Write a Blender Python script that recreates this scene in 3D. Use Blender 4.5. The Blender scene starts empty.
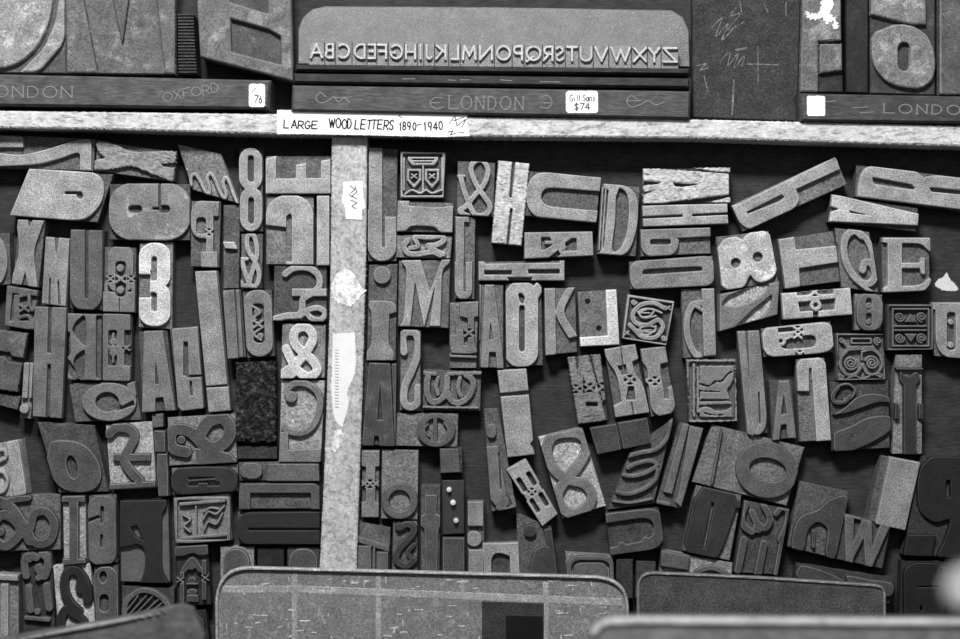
import bpy, math, random
import numpy as np
random.seed(7)
SC = bpy.context.scene
COL = SC.collection
ZT = 0.0233          # type height of the blocks
ZB = 0.0180          # shoulder of the blocks
D = 1.9              # camera distance above the type faces

def W(px, py, z=ZT):                                  # point at height z seen at photo pixel (px, py)
    s = (D + ZT - z) / D / 1000.0
    return ((px - 480) * s, (319.5 - py) * s, z)

def lin(v):
    v = v / 255.0
    return v / 12.92 if v <= 0.04045 else ((v + 0.055) / 1.055) ** 2.4

# ------------------------------------------------------------------ materials
def nodes_mat(name):
    m = bpy.data.materials.new(name); m.use_nodes = True
    nt = m.node_tree; b = nt.nodes['Principled BSDF']
    return m, nt, b

def N(nt, t, **kw):
    n = nt.nodes.new(t)
    for k, v in kw.items():
        if k.startswith('i_'):
            n.inputs[k[2:].replace('_', ' ')].default_value = v
        else:
            setattr(n, k, v)
    return n

def make_wood(name, stretch=(1, 1, 1), mott=0.22, grain=0.18, nick=0.5, bump=0.35, bscale=900, rough=0.5, pits=0.0, spec=0.22, metal=0.0, worn=0.0, wornscale=45, gscale=420, plo=.40, gain=1.0):
    """grey wood / metal whose tone comes from the object's own colour"""
    m, nt, b = nodes_mat(name); L = nt.links.new
    oi = N(nt, 'ShaderNodeObjectInfo'); tc = N(nt, 'ShaderNodeTexCoord')
    sc = N(nt, 'ShaderNodeVectorMath', operation='MULTIPLY_ADD')
    L(tc.outputs['Object'], sc.inputs[0]); sc.inputs[1].default_value = (1, 1, 1)
    comb = N(nt, 'ShaderNodeCombineXYZ'); L(oi.outputs['Random'], comb.inputs[0]); L(oi.outputs['Random'], comb.inputs[1])
    mul = N(nt, 'ShaderNodeVectorMath', operation='SCALE'); mul.inputs[3].default_value = 7.3
    L(comb.outputs[0], mul.inputs[0]); L(mul.outputs[0], sc.inputs[2])
    n1 = N(nt, 'ShaderNodeTexNoise', i_Scale=55.0, i_Detail=5.0, i_Roughness=0.62); L(sc.outputs[0], n1.inputs['Vector'])
    mp = N(nt, 'ShaderNodeMapping'); mp.inputs['Scale'].default_value = stretch; L(sc.outputs[0], mp.inputs[0])
    n2 = N(nt, 'ShaderNodeTexNoise', i_Scale=float(gscale), i_Detail=4.0, i_Roughness=0.65); L(mp.outputs[0], n2.inputs['Vector'])
    n3 = N(nt, 'ShaderNodeTexNoise', i_Scale=260.0, i_Detail=3.0, i_Roughness=0.6); L(sc.outputs[0], n3.inputs['Vector'])
    def mr(src, a, bb, c, d):
        r = N(nt, 'ShaderNodeMapRange'); r.inputs[1].default_value = a; r.inputs[2].default_value = bb
        r.inputs[3].default_value = c; r.inputs[4].default_value = d; L(src, r.inputs[0]); return r.outputs[0]
    f1 = mr(n1.outputs[0], .3, .7, (1 - mott)*gain, (1 + mott)*gain)
    f2 = mr(n2.outputs[0], .3, .7, 1 - grain, 1 + grain)
    p = N(nt, 'ShaderNodeMath', operation='MULTIPLY'); L(f1, p.inputs[0]); L(f2, p.inputs[1])
    nk = mr(n3.outputs[0], .66, .74, 1.0, 1.0 + nick)
    p2 = N(nt, 'ShaderNodeMath', operation='MULTIPLY'); L(p.outputs[0], p2.inputs[0]); L(nk, p2.inputs[1])
    last = p2.outputs[0]
    if pits:
        v = N(nt, 'ShaderNodeTexNoise', i_Scale=170.0, i_Detail=6.0, i_Roughness=0.7); L(mp.outputs[0], v.inputs['Vector'])
        pk = mr(v.outputs[0], plo, plo + .07, 1.0 - pits, 1.0)
        p3 = N(nt, 'ShaderNodeMath', operation='MULTIPLY'); L(last, p3.inputs[0]); L(pk, p3.inputs[1]); last = p3.outputs[0]
    if worn:
        v = N(nt, 'ShaderNodeTexNoise', i_Scale=float(wornscale), i_Detail=8.0, i_Roughness=0.72); L(sc.outputs[0], v.inputs['Vector'])
        pk = mr(v.outputs[0], .54, .60, 1.0, 1.0 + worn)
        p3 = N(nt, 'ShaderNodeMath', operation='MULTIPLY'); L(last, p3.inputs[0]); L(pk, p3.inputs[1]); last = p3.outputs[0]
    cm = N(nt, 'ShaderNodeVectorMath', operation='SCALE'); L(oi.outputs['Color'], cm.inputs[0]); L(last, cm.inputs[3])
    L(cm.outputs[0], b.inputs['Base Color'])
    b.inputs['Roughness'].default_value = rough; b.inputs['Specular IOR Level'].default_value = spec
    b.inputs['Metallic'].default_value = metal
    nb = N(nt, 'ShaderNodeTexNoise', i_Scale=float(bscale), i_Detail=5.0, i_Roughness=0.7); L(mp.outputs[0], nb.inputs['Vector'])
    bp = N(nt, 'ShaderNodeBump'); bp.inputs['Strength'].default_value = bump; bp.inputs['Distance'].default_value = 0.0012
    if pits:
        ad = N(nt, 'ShaderNodeMath', operation='ADD'); L(nb.outputs[0], ad.inputs[0])
        v2 = N(nt, 'ShaderNodeTexNoise', i_Scale=170.0, i_Detail=6.0, i_Roughness=0.7); L(mp.outputs[0], v2.inputs['Vector'])
        L(mr(v2.outputs[0], plo - .03, plo + .12, 0.0, 2.0), ad.inputs[1]); L(ad.outputs[0], bp.inputs['Height'])
    else:
        L(nb.outputs[0], bp.inputs['Height'])
    L(bp.outputs[0], b.inputs['Normal'])
    return m

M_FACE = make_wood('worn_type_face', mott=.32, grain=.66, nick=.9, bump=.8, gscale=650)
M_EDGE = make_wood('lighter_type_edge', mott=.24, grain=.34, nick=.5, bump=.5, gscale=650, gain=1.28)  # lighter tone for the bevel band around raised letters
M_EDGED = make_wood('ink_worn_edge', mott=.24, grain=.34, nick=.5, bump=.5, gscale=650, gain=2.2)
M_BODY = make_wood('stained_block_wood', mott=.34, grain=.70, nick=.6, bump=1.0, bscale=800, rough=.7, gscale=520)
M_ROUGH = make_wood('battered_type_face', mott=.2, grain=.6, nick=.5, bump=.45, bscale=700, pits=.8, plo=.345, rough=.5, gscale=400, stretch=(.6, 1.4, 1))
M_CRUMB = make_wood('crumbled_type_face', mott=.3, grain=.5, nick=1.4, bump=1.0, bscale=400, pits=.85, plo=.45, rough=.45)
M_WORN = make_wood('flaked_type_face', mott=.32, grain=.64, nick=.8, bump=.5, worn=.75, rough=.5, gscale=650)
M_METAL = make_wood('cast_type_metal', mott=.18, grain=.42, nick=1.2, bump=.5, rough=.38, spec=.7, metal=.3, gscale=700)
M_PLANK = make_wood('long_grained_wood', stretch=(.16, 1, 1), mott=.35, grain=.45, nick=.7, bump=.6, bscale=600, rough=.7, gscale=480)
M_PAINT = make_wood('old_white_paint', stretch=(.5, 1, 1), mott=.14, grain=.26, nick=.1, bump=.5, bscale=350, rough=.7, pits=.40, plo=.38)
M_PAINTV = make_wood('old_white_paint_upright', stretch=(1, .8, 1), mott=.2, grain=.34, nick=.1, bump=.5, bscale=350, rough=.7, pits=.3, plo=.37)
M_PAPER = make_wood('paper', mott=.05, grain=.08, nick=.0, bump=.1, rough=.85, spec=.1)
M_INK = make_wood('ink', mott=.1, grain=.2, nick=.0, bump=.05, rough=.7, spec=.2)
M_ZINC = make_wood('speckled_zinc', mott=.18, grain=.55, nick=1.4, bump=.4, rough=.5, worn=.35, wornscale=90, spec=.5, gscale=500)

# ------------------------------------------------------------------ 2-D shapes (photo pixels), each (sign, kind, points, width)
def cr(pts, n=7):                                   # Catmull-Rom through points
    P = [pts[0]] + list(pts) + [pts[-1]]; out = []
    for i in range(1, len(P) - 2):
        p0, p1, p2, p3 = [np.array(q, float) for q in P[i-1:i+3]]
        for k in range(n):
            t = k / n
            out.append(tuple(.5 * ((2*p1) + (-p0+p2)*t + (2*p0-5*p1+4*p2-p3)*t*t + (-p0+3*p1-3*p2+p3)*t**3)))
    out.append(tuple(pts[-1])); return out
def soften(pts):
    """round the blunt corners of an outline, keep its sharp ones"""
    out = []; m = len(pts)
    for i in range(m):
        a, b_, c = pts[i-1], pts[i], pts[(i+1) % m]
        l1, l2 = math.dist(a, b_), math.dist(b_, c)
        if l1 < .01 or l2 < .01: out.append(b_); continue
        dt = ((b_[0]-a[0])*(c[0]-b_[0]) + (b_[1]-a[1])*(c[1]-b_[1]))/(l1*l2)
        ang = math.degrees(math.acos(max(-1, min(1, dt))))
        if 7 < ang < 63:
            r1, r2 = min(l1*.5, 9), min(l2*.5, 9)
            p0 = (b_[0]+(a[0]-b_[0])*r1/l1, b_[1]+(a[1]-b_[1])*r1/l1); p2 = (b_[0]+(c[0]-b_[0])*r2/l2, b_[1]+(c[1]-b_[1])*r2/l2)
            for k in range(5):
                t = k/4; out.append(tuple((1-t)**2*p0[q] + 2*t*(1-t)*b_[q] + t*t*p2[q] for q in (0, 1)))
        else: out.append(b_)
    return out
def P(*c):
    pts = [(c[i], c[i+1]) for i in range(0, len(c), 2)] if not isinstance(c[0], (tuple, list)) else list(c[0])
    if len(pts) > 6: pts = soften(pts)
    return (1, 'P', pts, 0)
def PC(*c):                                         # closed smooth outline
    pts = [(c[i], c[i+1]) for i in range(0, len(c), 2)]
    m = cr(pts[-2:] + pts + pts[:2], 5); k = 5
    return (1, 'P', m[2*k:-2*k], 0)
def R(x0, y0, x1, y1, rx=0, ry=None, cs=(1, 1, 1, 1)):
    ry = rx if ry is None else ry
    rx = min(rx, (x1-x0)/2*.999); ry = min(ry, (y1-y0)/2*.999)
    if rx <= 0: return P(x0, y0, x1, y0, x1, y1, x0, y1)
    pts = []
    for k, (cx, cy, a0) in enumerate([(x0+rx, y0+ry, 180), (x1-rx, y0+ry, 270), (x1-rx, y1-ry, 0), (x0+rx, y1-ry, 90)]):
        if cs[k]:
            for a in range(0, 91, 15):
                t = math.radians(a0 + a); pts.append((cx + rx*math.cos(t), cy + ry*math.sin(t)))
        else:
            pts.append([(x0, y0), (x1, y0), (x1, y1), (x0, y1)][k])
    return (1, 'P', pts, 0)
def E(cx, cy, rx, ry=None, rot=0):
    ry = rx if ry is None else ry; a = math.radians(rot); o = []
    for k in range(36):
        t = 2*math.pi*k/36; x = rx*math.cos(t); y = ry*math.sin(t)
        o.append((cx + x*math.cos(a) - y*math.sin(a), cy + x*math.sin(a) + y*math.cos(a)))
    return (1, 'P', o, 0)
def S(w, *c):
    return (1, 'S', cr([(c[i], c[i+1]) for i in range(0, len(c), 2)]), w)
def Ln(w, *c):
    return (1, 'S', [(c[i], c[i+1]) for i in range(0, len(c), 2)], w)
def n(op): return (-op[0],) + tuple(op[1:])
def SP(cx, cy, r, turns, w, a0=0, d=1, ex=1.0):
    pts = []; m = int(14*turns) + 2
    for k in range(m + 1):
        t = k/m; a = math.radians(a0) + d*2*math.pi*turns*t; rr = r*(1 - .85*t)
        pts.append((cx + ex*rr*math.cos(a), cy + rr*math.sin(a)))
    return (1, 'S', pts, w)
def q4(v):
    if len(v) == 4: x0, y0, x1, y1 = v; return [(x0, y0), (x1, y0), (x1, y1), (x0, y1)]
    return [(v[i], v[i+1]) for i in range(0, len(v), 2)]

def lt(ch, quad, tx=.3, ty=.14, rot=0, mir=False, **k):
    """a letter of the unit library laid into a quad given as top left, top right, bottom right, bottom left"""
    c = q4(quad)
    c = c[rot:] + c[:rot] if rot else c
    if mir: c = [c[1], c[0], c[3], c[2]]
    ops = LIB[ch](tx, ty, **k)
    sx = (math.dist(c[0], c[1]) + math.dist(c[3], c[2]))/2; sy = (math.dist(c[0], c[3]) + math.dist(c[1], c[2]))/2
    def mp(p):
        u, v = p
        return tuple((1-v)*((1-u)*c[0][i] + u*c[1][i]) + v*((1-u)*c[3][i] + u*c[2][i]) for i in (0, 1))
    out = []
    for (s, kd, pts, w) in ops:
        out.append((s, kd, [mp(p) for p in pts], w*min(sx, sy*1.6) if kd == 'S' else 0))
    return out

def l_O(tx, ty, ry=.22, rx=.5): return [R(0, 0, 1, 1, rx, ry), n(R(tx, ty, 1-tx, 1-ty, max(.01, .5-tx), max(.02, ry-ty*.7)))]
def l_U(tx, ty, ry=.22, rx=.5): return [R(0, 0, 1, 1, rx, ry, (0, 0, 1, 1)), n(R(tx, -.1, 1-tx, 1-ty, .5-tx, max(.03, ry-ty*.7), (0, 0, 1, 1)))]
def l_A(tx, ty): return [P(.3, 0, .7, 0, 1, 1, 1-tx*.9, 1, .5+.18, .8, .5-.18, .8, tx*.9, 1, 0, 1), n(P(.5, .25, .6, .65, .4, .65))]
def l_H(tx, ty): return [R(0, 0, tx, 1), R(1-tx, 0, 1, 1), R(tx*.5, .5-ty/2, 1-tx*.5, .5+ty/2)]
def l_I(tx, ty): return [R(.5-tx/2, 0, .5+tx/2, 1), R(0, 0, 1, ty), R(0, 1-ty, 1, 1)]
def l_E(tx, ty): return [R(0, 0, tx, 1), R(0, 0, 1, ty), R(0, 1-ty, 1, 1), R(0, .5-ty/2, .85, .5+ty/2)]
def l_F(tx, ty): return [R(0, 0, tx, 1), R(0, 0, 1, ty), R(0, .5-ty/2, .85, .5+ty/2)]
def l_T(tx, ty): return [R(0, 0, 1, ty), R(.5-tx/2, 0, .5+tx/2, 1)]
def l_L(tx, ty): return [R(0, 0, tx, 1), R(0, 1-ty, 1, 1)]
def l_P(tx, ty, h=.55): return [R(0, 0, tx, 1), R(0, 0, 1, h, .5, .18, (0, 1, 1, 0)), n(R(tx, ty, 1-tx, h-ty, .15, .06, (0, 1, 1, 0)))]
def l_R(tx, ty, h=.55): return l_P(tx, ty, h) + [R(1-tx, h+.03, 1, 1), R(.3, h-ty, 1, h+.1, .3, .06, (0, 0, 0, 0)), n(R(tx, h+.02, 1-tx, 1.1))]
def l_B(tx, ty): return [R(0, 0, 1, .52, .45, .17, (0, 1, 1, 0)), R(0, .48, 1, 1, .45, .17, (0, 1, 1, 0)), n(R(tx, ty, 1-tx, .5-ty/2, .2, .06, (0, 1, 1, 0))), n(R(tx, .5+ty/2, 1-tx, 1-ty, .2, .06, (0, 1, 1, 0)))]
def l_8(tx, ty): return [R(0, 0, 1, .52, .5, .17), R(0, .48, 1, 1, .5, .17), n(R(tx, ty, 1-tx, .5-ty/2, .2, .06)), n(R(tx, .5+ty/2, 1-tx, 1-ty, .2, .06))]
def l_D(tx, ty): return [R(0, 0, 1, 1, .6, .4, (0, 1, 1, 0)), n(R(tx, ty, 1-tx, 1-ty, .3, .3, (0, 1, 1, 0)))]
def l_K(tx, ty): return [R(0, 0, tx, 1), P(1-tx*1.1, 0, 1, 0, tx, .72, tx, .5), P(.35, .45, .55, .3, 1, 1, 1-tx*1.2, 1)]
def l_X(tx, ty): return [P(0, 0, tx, 0, 1, 1, 1-tx, 1), P(1-tx, 0, 1, 0, tx, 1, 0, 1)]
def l_M(tx, ty): return [R(0, 0, tx, 1), R(1-tx, 0, 1, 1), P(0, 0, tx, 0, .5+.02, .8, .5-.02, 1), P(1-tx, 0, 1, 0, .5+.02, 1, .5-.02, .8)]
def l_W(tx, ty): return [P(0, 0, tx, 0, .38, 1, .22, 1), P(.5-.1, 0, .5+.1, 0, .34, 1, .22, 1), P(.4, 0, .6, 0, .8, 1, .66, 1), P(1-tx, 0, 1, 0, .8, 1, .66, 1)]
def l_S(tx, ty): return [(1, 'S', cr([(.85, .25), (.8, .12), (.5, .07), (.18, .15), (.18, .34), (.5, .5), (.82, .66), (.82, .85), (.5, .93), (.2, .88), (.15, .75)]), tx)]
def l_2(tx, ty): return [(1, 'S', cr([(.15, .28), (.2, .1), (.5, .06), (.82, .15), (.82, .34), (.5, .58), (.2, .8), (.18, .92)]), tx), R(.08, 1-ty, 1, 1)]
def l_amp(tx, ty): return [(1, 'S', cr([(.93, .95), (.6, .66), (.27, .33), (.27, .14), (.5, .06), (.72, .15), (.7, .32), (.4, .5), (.12, .7), (.2, .89), (.45, .94), (.7, .84), (.9, .55)]), tx)]
LIB = dict(O=l_O, U=l_U, A=l_A, H=l_H, I=l_I, E=l_E, F=l_F, T=l_T, L=l_L, P=l_P, R=l_R, B=l_B, D=l_D, K=l_K, X=l_X, M=l_M, W=l_W, S=l_S)
LIB['II'] = lambda tx, ty: [R(0, 0, 1, 1), n(R(.1, .2, .36, .44, .08, .04)), n(R(.64, .2, .9, .44, .08, .04)), n(R(.1, .56, .36, .8, .08, .04)), n(R(.64, .56, .9, .8, .08, .04)), n(R(-.1, .44, .06, .56)), n(R(.94, .44, 1.1, .56))]
LIB['8'] = l_8; LIB['2'] = l_2; LIB['&'] = l_amp

def star(x, y, r=3.2):                                # small pinched ornament at a stem's middle
    return [n(E(x, y, r*1.35, r*1.15)), Ln(r*.5, x-r*1.1, y-r*.85, x+r*1.1, y+r*.85), Ln(r*.5, x-r*1.1, y+r*.85, x+r*1.1, y-r*.85), E(x, y, r*.45)]

def frame(x0, y0, x1, y1, w=2.4, t=3):
    return [R(x0, y0, x1, y1, t), n(R(x0+w, y0+w, x1-w, y1-w, t*.6))]

def sdf(ops, X, Y):
    d = np.full(X.shape, 1e3); xs = X[0]; ys = Y[:, 0]
    for s, kd, pts, w in ops:
        A = np.array(pts, float); mg = 3 + w/2
        i0, i1 = np.searchsorted(xs, (A[:, 0].min()-mg, A[:, 0].max()+mg)); j0, j1 = np.searchsorted(ys, (A[:, 1].min()-mg, A[:, 1].max()+mg))
        if i1 <= i0 or j1 <= j0: continue
        x, y = X[j0:j1, i0:i1], Y[j0:j1, i0:i1]
        if kd == 'P': B_ = np.roll(A, -1, 0)
        else: A, B_ = A[:-1], A[1:]
        dm = np.full(x.shape, 1e9); ins = np.zeros(x.shape, bool)
        for (ax, ay), (bx, by) in zip(A, B_):
            ex, ey = bx-ax, by-ay; L2 = ex*ex + ey*ey
            if L2 < 1e-9: continue
            a0, a1 = np.searchsorted(xs[i0:i1], (min(ax, bx)-mg-1, max(ax, bx)+mg+1)); b0, b1 = np.searchsorted(ys[j0:j1], (min(ay, by)-mg-1, max(ay, by)+mg+1))
            wx, wy = x[b0:b1, a0:a1]-ax, y[b0:b1, a0:a1]-ay
            t = np.clip((wx*ex + wy*ey)/L2, 0, 1)
            dm[b0:b1, a0:a1] = np.minimum(dm[b0:b1, a0:a1], (wx-ex*t)**2 + (wy-ey*t)**2)
            if kd == 'P' and by != ay:
                yy = y[:, 0]; c = ((ay > yy) != (by > yy))
                if c.any():
                    ins[c] ^= x[c] < (ex*(yy[c]-ay)/(by-ay) + ax)[:, None]
        dm = np.minimum(np.sqrt(dm), 50)
        di = np.where(ins, -dm, dm) if kd == 'P' else dm - w/2
        sub = d[j0:j1, i0:i1]
        d[j0:j1, i0:i1] = np.minimum(sub, di) if s > 0 else np.maximum(sub, -di)
    return d

def convex(quad, X, Y):
    pts = quad; d = np.full(X.shape, -1e9)
    area = sum(pts[i][0]*pts[(i+1) % len(pts)][1] - pts[(i+1) % len(pts)][0]*pts[i][1] for i in range(len(pts)))
    sg = 1 if area > 0 else -1
    for i in range(len(pts)):
        (ax, ay), (bx, by) = pts[i], pts[(i+1) % len(pts)]
        L = math.hypot(bx-ax, by-ay) or 1
        d = np.maximum(d, sg*((X-ax)*(by-ay) - (Y-ay)*(bx-ax))/L)
    return d

def relief(ops, clip, zt, zb, cell=.9, bev=.8, wall=.8, rough=0.0, lip=.0004, seed=0):
    """vertices (px, py, z) and faces of a raised shape with bevelled edges"""
    allp = [p for o in ops if o[0] > 0 for p in o[2]]; mw = max([o[3] for o in ops]) / 2 + 2
    x0 = min(p[0] for p in allp) - mw; x1 = max(p[0] for p in allp) + mw
    y0 = min(p[1] for p in allp) - mw; y1 = max(p[1] for p in allp) + mw
    if clip:
        x0 = max(x0, min(p[0] for p in clip) - 2); x1 = min(x1, max(p[0] for p in clip) + 2)
        y0 = max(y0, min(p[1] for p in clip) - 2); y1 = min(y1, max(p[1] for p in clip) + 2)
    nx = max(3, int((x1-x0)/cell) + 2); ny = max(3, int((y1-y0)/cell) + 2)
    xs = np.linspace(x0, x1, nx); ys = np.linspace(y0, y1, ny)
    X, Y = np.meshgrid(xs, ys)
    V = sdf(ops, X, Y)
    if clip: V = np.maximum(V, convex(clip, X, Y) + .05)
    if rough:
        rs = np.random.RandomState(seed + 11)
        F = np.zeros_like(V)
        for k in range(10):
            a, b_, ph = rs.uniform(-1.3, 1.3, 3)
            F += np.sin(a*X*(1+k*.15) + b_*Y*(1+k*.15) + ph*9)
        V = V + rough*F/4
    V[0, :] = np.maximum(V[0, :], wall+.01); V[-1, :] = np.maximum(V[-1, :], wall+.01)
    V[:, 0] = np.maximum(V[:, 0], wall+.01); V[:, -1] = np.maximum(V[:, -1], wall+.01)
    lv = [(-1e9, -bev), (-bev, 0.0), (0.0, wall)]
    def zf(s):
        if s <= -bev: return zt
        if s <= 0: return zt - lip*(1 + s/bev)
        return (zt-lip) + (zb-zt+lip)*min(1, s/wall)
    verts = []; idx = {}; faces = []; bands = []; relief.bands = bands; xs = xs.tolist(); ys = ys.tolist(); VL = V.tolist()
    def vid(x, y, s):
        k = (int(x*1000+.5), int(y*1000+.5), s > -bev)
        i = idx.get(k)
        if i is None:
            i = idx[k] = len(verts); verts.append((x, y, zf(s)))
        return i
    def clipb(poly, lo, hi):
        for lim, keep in ((lo, 1), (hi, -1)):
            out = []; m = len(poly)
            for i in range(m):
                a = poly[i]; b_ = poly[(i+1) % m]
                ia = keep*(a[2]-lim) >= 0; ib = keep*(b_[2]-lim) >= 0
                if ia: out.append(a)
                if ia != ib:
                    t = (lim-a[2])/(b_[2]-a[2]); out.append((a[0]+(b_[0]-a[0])*t, a[1]+(b_[1]-a[1])*t, lim))
            poly = out
            if len(poly) < 3: return None
        return poly
    mx = np.maximum(np.maximum(V[:-1, :-1], V[1:, :-1]), np.maximum(V[:-1, 1:], V[1:, 1:]))
    mn = np.minimum(np.minimum(V[:-1, :-1], V[1:, :-1]), np.minimum(V[:-1, 1:], V[1:, 1:]))
    full = mx <= -bev; cut = (~full) & (mn < wall)
    for j in range(ny-1):
        i = 0; row = full[j]
        while i < nx-1:
            if row[i]:
                k = i
                while k < nx-1 and row[k]: k += 1
                faces.append((vid(xs[i], ys[j], -9), vid(xs[i], ys[j+1], -9), vid(xs[k], ys[j+1], -9), vid(xs[k], ys[j], -9))); bands.append(0)
                i = k
            else: i += 1
    cutl = [q.tolist() for q in np.nonzero(cut)]
    for j, i in zip(*cutl):
        a = (xs[i], ys[j], VL[j][i]); b_ = (xs[i+1], ys[j], VL[j][i+1]); c = (xs[i+1], ys[j+1], VL[j+1][i+1]); e = (xs[i], ys[j+1], VL[j+1][i])
        for tri in ((a, e, c), (a, c, b_)):
            s0, s1, s2 = tri[0][2], tri[1][2], tri[2][2]
            smn = min(s0, s1, s2); smx = max(s0, s1, s2)
            for bi, (lo, hi) in enumerate(lv):
                if smn >= hi or smx < lo: continue
                pl = tri if (smn >= lo and smx <= hi) else clipb(tri, lo, hi)
                if pl:
                    f = []
                    for t in pl:
                        v = vid(*t)
                        if not f or f[-1] != v: f.append(v)
                    if len(f) > 2 and f[0] == f[-1]: f.pop()
                    if len(f) > 2: faces.append(tuple(f)); bands.append(bi)
    return verts, faces

# ------------------------------------------------------------------ objects
def mesh_obj(name, verts, faces, mat, parent=None, tone=128, label=None, loc=None):
    me = bpy.data.meshes.new(name); me.from_pydata(verts, [], faces); me.validate(); me.materials.append(mat); me.update()
    o = bpy.data.objects.new(name, me); COL.objects.link(o)
    if parent: o.parent = parent
    if loc: o.location = loc
    a = lin(tone)*min(1.06, (tone/130)**.5); o.color = (a, a, a, 1)
    if label: o['label'] = label
    return o
def thing(name, label, cat, loc, ang=0, group=None):
    o = bpy.data.objects.new(name, None); COL.objects.link(o); o.empty_display_size = .01
    o.location = loc; o.rotation_euler = (0, 0, ang); tag(o, label, cat, group); return o
def tag(o, label, cat, group=None):
    o['label'] = label; o['category'] = cat
    if group: o['group'] = group

def frame_of(px, py, ang=0, z=0, zr=ZT):
    """maps photo pixels (read at height zr) into the local frame of a thing based at that point"""
    ox, oy, _ = W(px, py, zr); c, s = math.cos(-ang), math.sin(-ang)
    def loc(x, y, zz):
        a, b_, _ = W(x, y, zr); a -= ox; b_ -= oy
        return (a*c - b_*s, a*s + b_*c, zz - z)
    return (ox, oy, z), loc

def prism(poly, z0, z1, locf, bev=.5, bz=.0005):
    """closed prism over a polygon (px) with a bevelled top rim"""
    m = len(poly); cx = sum(p[0] for p in poly)/m; cy = sum(p[1] for p in poly)/m
    area = sum(poly[i][0]*poly[(i+1) % m][1] - poly[(i+1) % m][0]*poly[i][1] for i in range(m))
    if area > 0: poly = poly[::-1]
    ins = []
    for i in range(m):
        (ax, ay), (bx, by), (dx, dy) = poly[i-1], poly[i], poly[(i+1) % m]
        u = np.array([bx-ax, by-ay], float); u /= max(1e-6, np.hypot(*u)); w = np.array([dx-bx, dy-by], float); w /= max(1e-6, np.hypot(*w))
        nrm = np.array([u[1], -u[0]]) + np.array([w[1], -w[0]]); L = max(.3, np.hypot(*nrm)**2/2)
        # inward normal
        ins.append((bx, by, nrm, L))
    sgn = 1
    t = (ins[0][0] + ins[0][2][0], ins[0][1] + ins[0][2][1])
    if math.dist(t, (cx, cy)) > math.dist((ins[0][0], ins[0][1]), (cx, cy)): sgn = -1
    top = [(a + sgn*nr[0]*bev/L, b_ + sgn*nr[1]*bev/L) for a, b_, nr, L in ins]
    v = [locf(x, y, z0) for x, y in poly] + [locf(x, y, z1-bz) for x, y in poly] + [locf(x, y, z1) for x, y in top]
    f = [tuple(range(m))[::-1], tuple(range(2*m, 3*m))]
    for i in range(m):
        k = (i+1) % m
        f.append((i, k, m+k, m+i)); f.append((m+i, m+k, 2*m+k, 2*m+i))
    return v, f

def raised(name, ops, clip, zt, zb, locf, mat, parent, tone, cell=.9, bev=.7, wall=.7, rough=0, lip=.0004, label=None, seed=0):
    v, f = relief(ops, clip, zt, zb, cell, bev, wall, rough, lip, seed)
    o = mesh_obj(name, [locf(*p) for p in v], f, mat, parent, tone, label)
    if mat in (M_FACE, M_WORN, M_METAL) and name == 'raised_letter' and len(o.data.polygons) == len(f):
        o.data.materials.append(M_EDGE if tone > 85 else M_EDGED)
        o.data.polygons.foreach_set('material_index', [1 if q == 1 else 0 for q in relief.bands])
    return o

MATS = dict(c=M_CRUMB, p=M_FACE, r=M_ROUGH, w=M_WORN, m=M_METAL)
BLOCKS = []
def inset(pts, d=.75):
    cx = sum(p[0] for p in pts)/len(pts); cy = sum(p[1] for p in pts)/len(pts); out = []
    for x, y in pts:
        out.append((x - math.copysign(min(d, abs(x-cx)), x-cx), y - math.copysign(min(d, abs(y-cy)), y-cy)))
    return out
LAST = {}
def B(label, quad, ops, f=120, b=None, t='p', cell=.85, rough=0, zt=ZT, zb=ZB, name='letterpress_block', cat='letterpress block', group=None, part='raised_letter', rise=None, bm=None):
    pts = inset(q4(quad)); cx = sum(p[0] for p in pts)/4; cy = sum(p[1] for p in pts)/4
    ang = math.atan2(-(pts[1][1]-pts[0][1]), pts[1][0]-pts[0][0])
    if rise: zb = zt - rise
    loc, lf = frame_of(cx, cy, ang)
    g = group or ('type blocks left of the upright divider' if cx < 340 else 'type blocks right of the upright divider')
    root = thing(name, label, cat, loc, ang, g)
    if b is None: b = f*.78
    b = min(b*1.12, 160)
    v, fc = prism(pts, 0, zb, lf)
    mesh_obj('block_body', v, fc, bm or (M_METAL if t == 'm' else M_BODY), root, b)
    flat = []
    for o in ops:
        if isinstance(o, list): flat += o
        else: flat.append(o)
    if flat:
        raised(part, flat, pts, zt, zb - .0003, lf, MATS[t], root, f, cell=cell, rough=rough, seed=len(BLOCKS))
    BLOCKS.append((label, pts)); LAST['lf'] = lf
    return root
# ================================================================== blocks left of the divider
B('wide block with a long curving swash stroke, in the top left corner of the case', (-12,133, 95,138, 93,171, -12,168),
  [P(-12,135, 22,137, 23,147, -12,147), PC(-12,153, 20,155, 48,149, 70,142, 82,140, 90,142, 90,170, 81,169, 79,153, 60,158, 35,164, -12,165), P(80,141,91,141,91,171,80,170)], 140, 88)
B('block with a pitted letter X lying on its side, right of the long swash', (96,140, 177,151, 174,182, 93,171),
  [P(96,141,112,143,133,153,158,151,176,151,175,162,161,164,163,167,175,168,173,182,163,178,131,165,108,170,94,169,95,160,106,158,97,152)], 128, 95, 'r', rough=.5)
B('pale block with a fat rounded P-like letter lying on its side above the letter X', (28,168, 113,173, 97,223, 9,216),
  [P(29,169,90,172,98,175,103,182,104,192,101,203,93,213,85,219,72,220,10,215), n(R(64,191,82,194.5,2)), n(R(76,192,83,199,3))], 150, 85)
B('square block with a heavy rounded two-slotted letter, flaked white at one corner', (108,183,190,183,190,241,108,240),
  [R(109,183,190,240,24,22), n(R(158,176,161,208)), n(R(128,205,142,213,3.5)), n(R(158,205,170,213,3.5)), n(R(152,207,161,210,1))], 118, 74, 'w')
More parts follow.
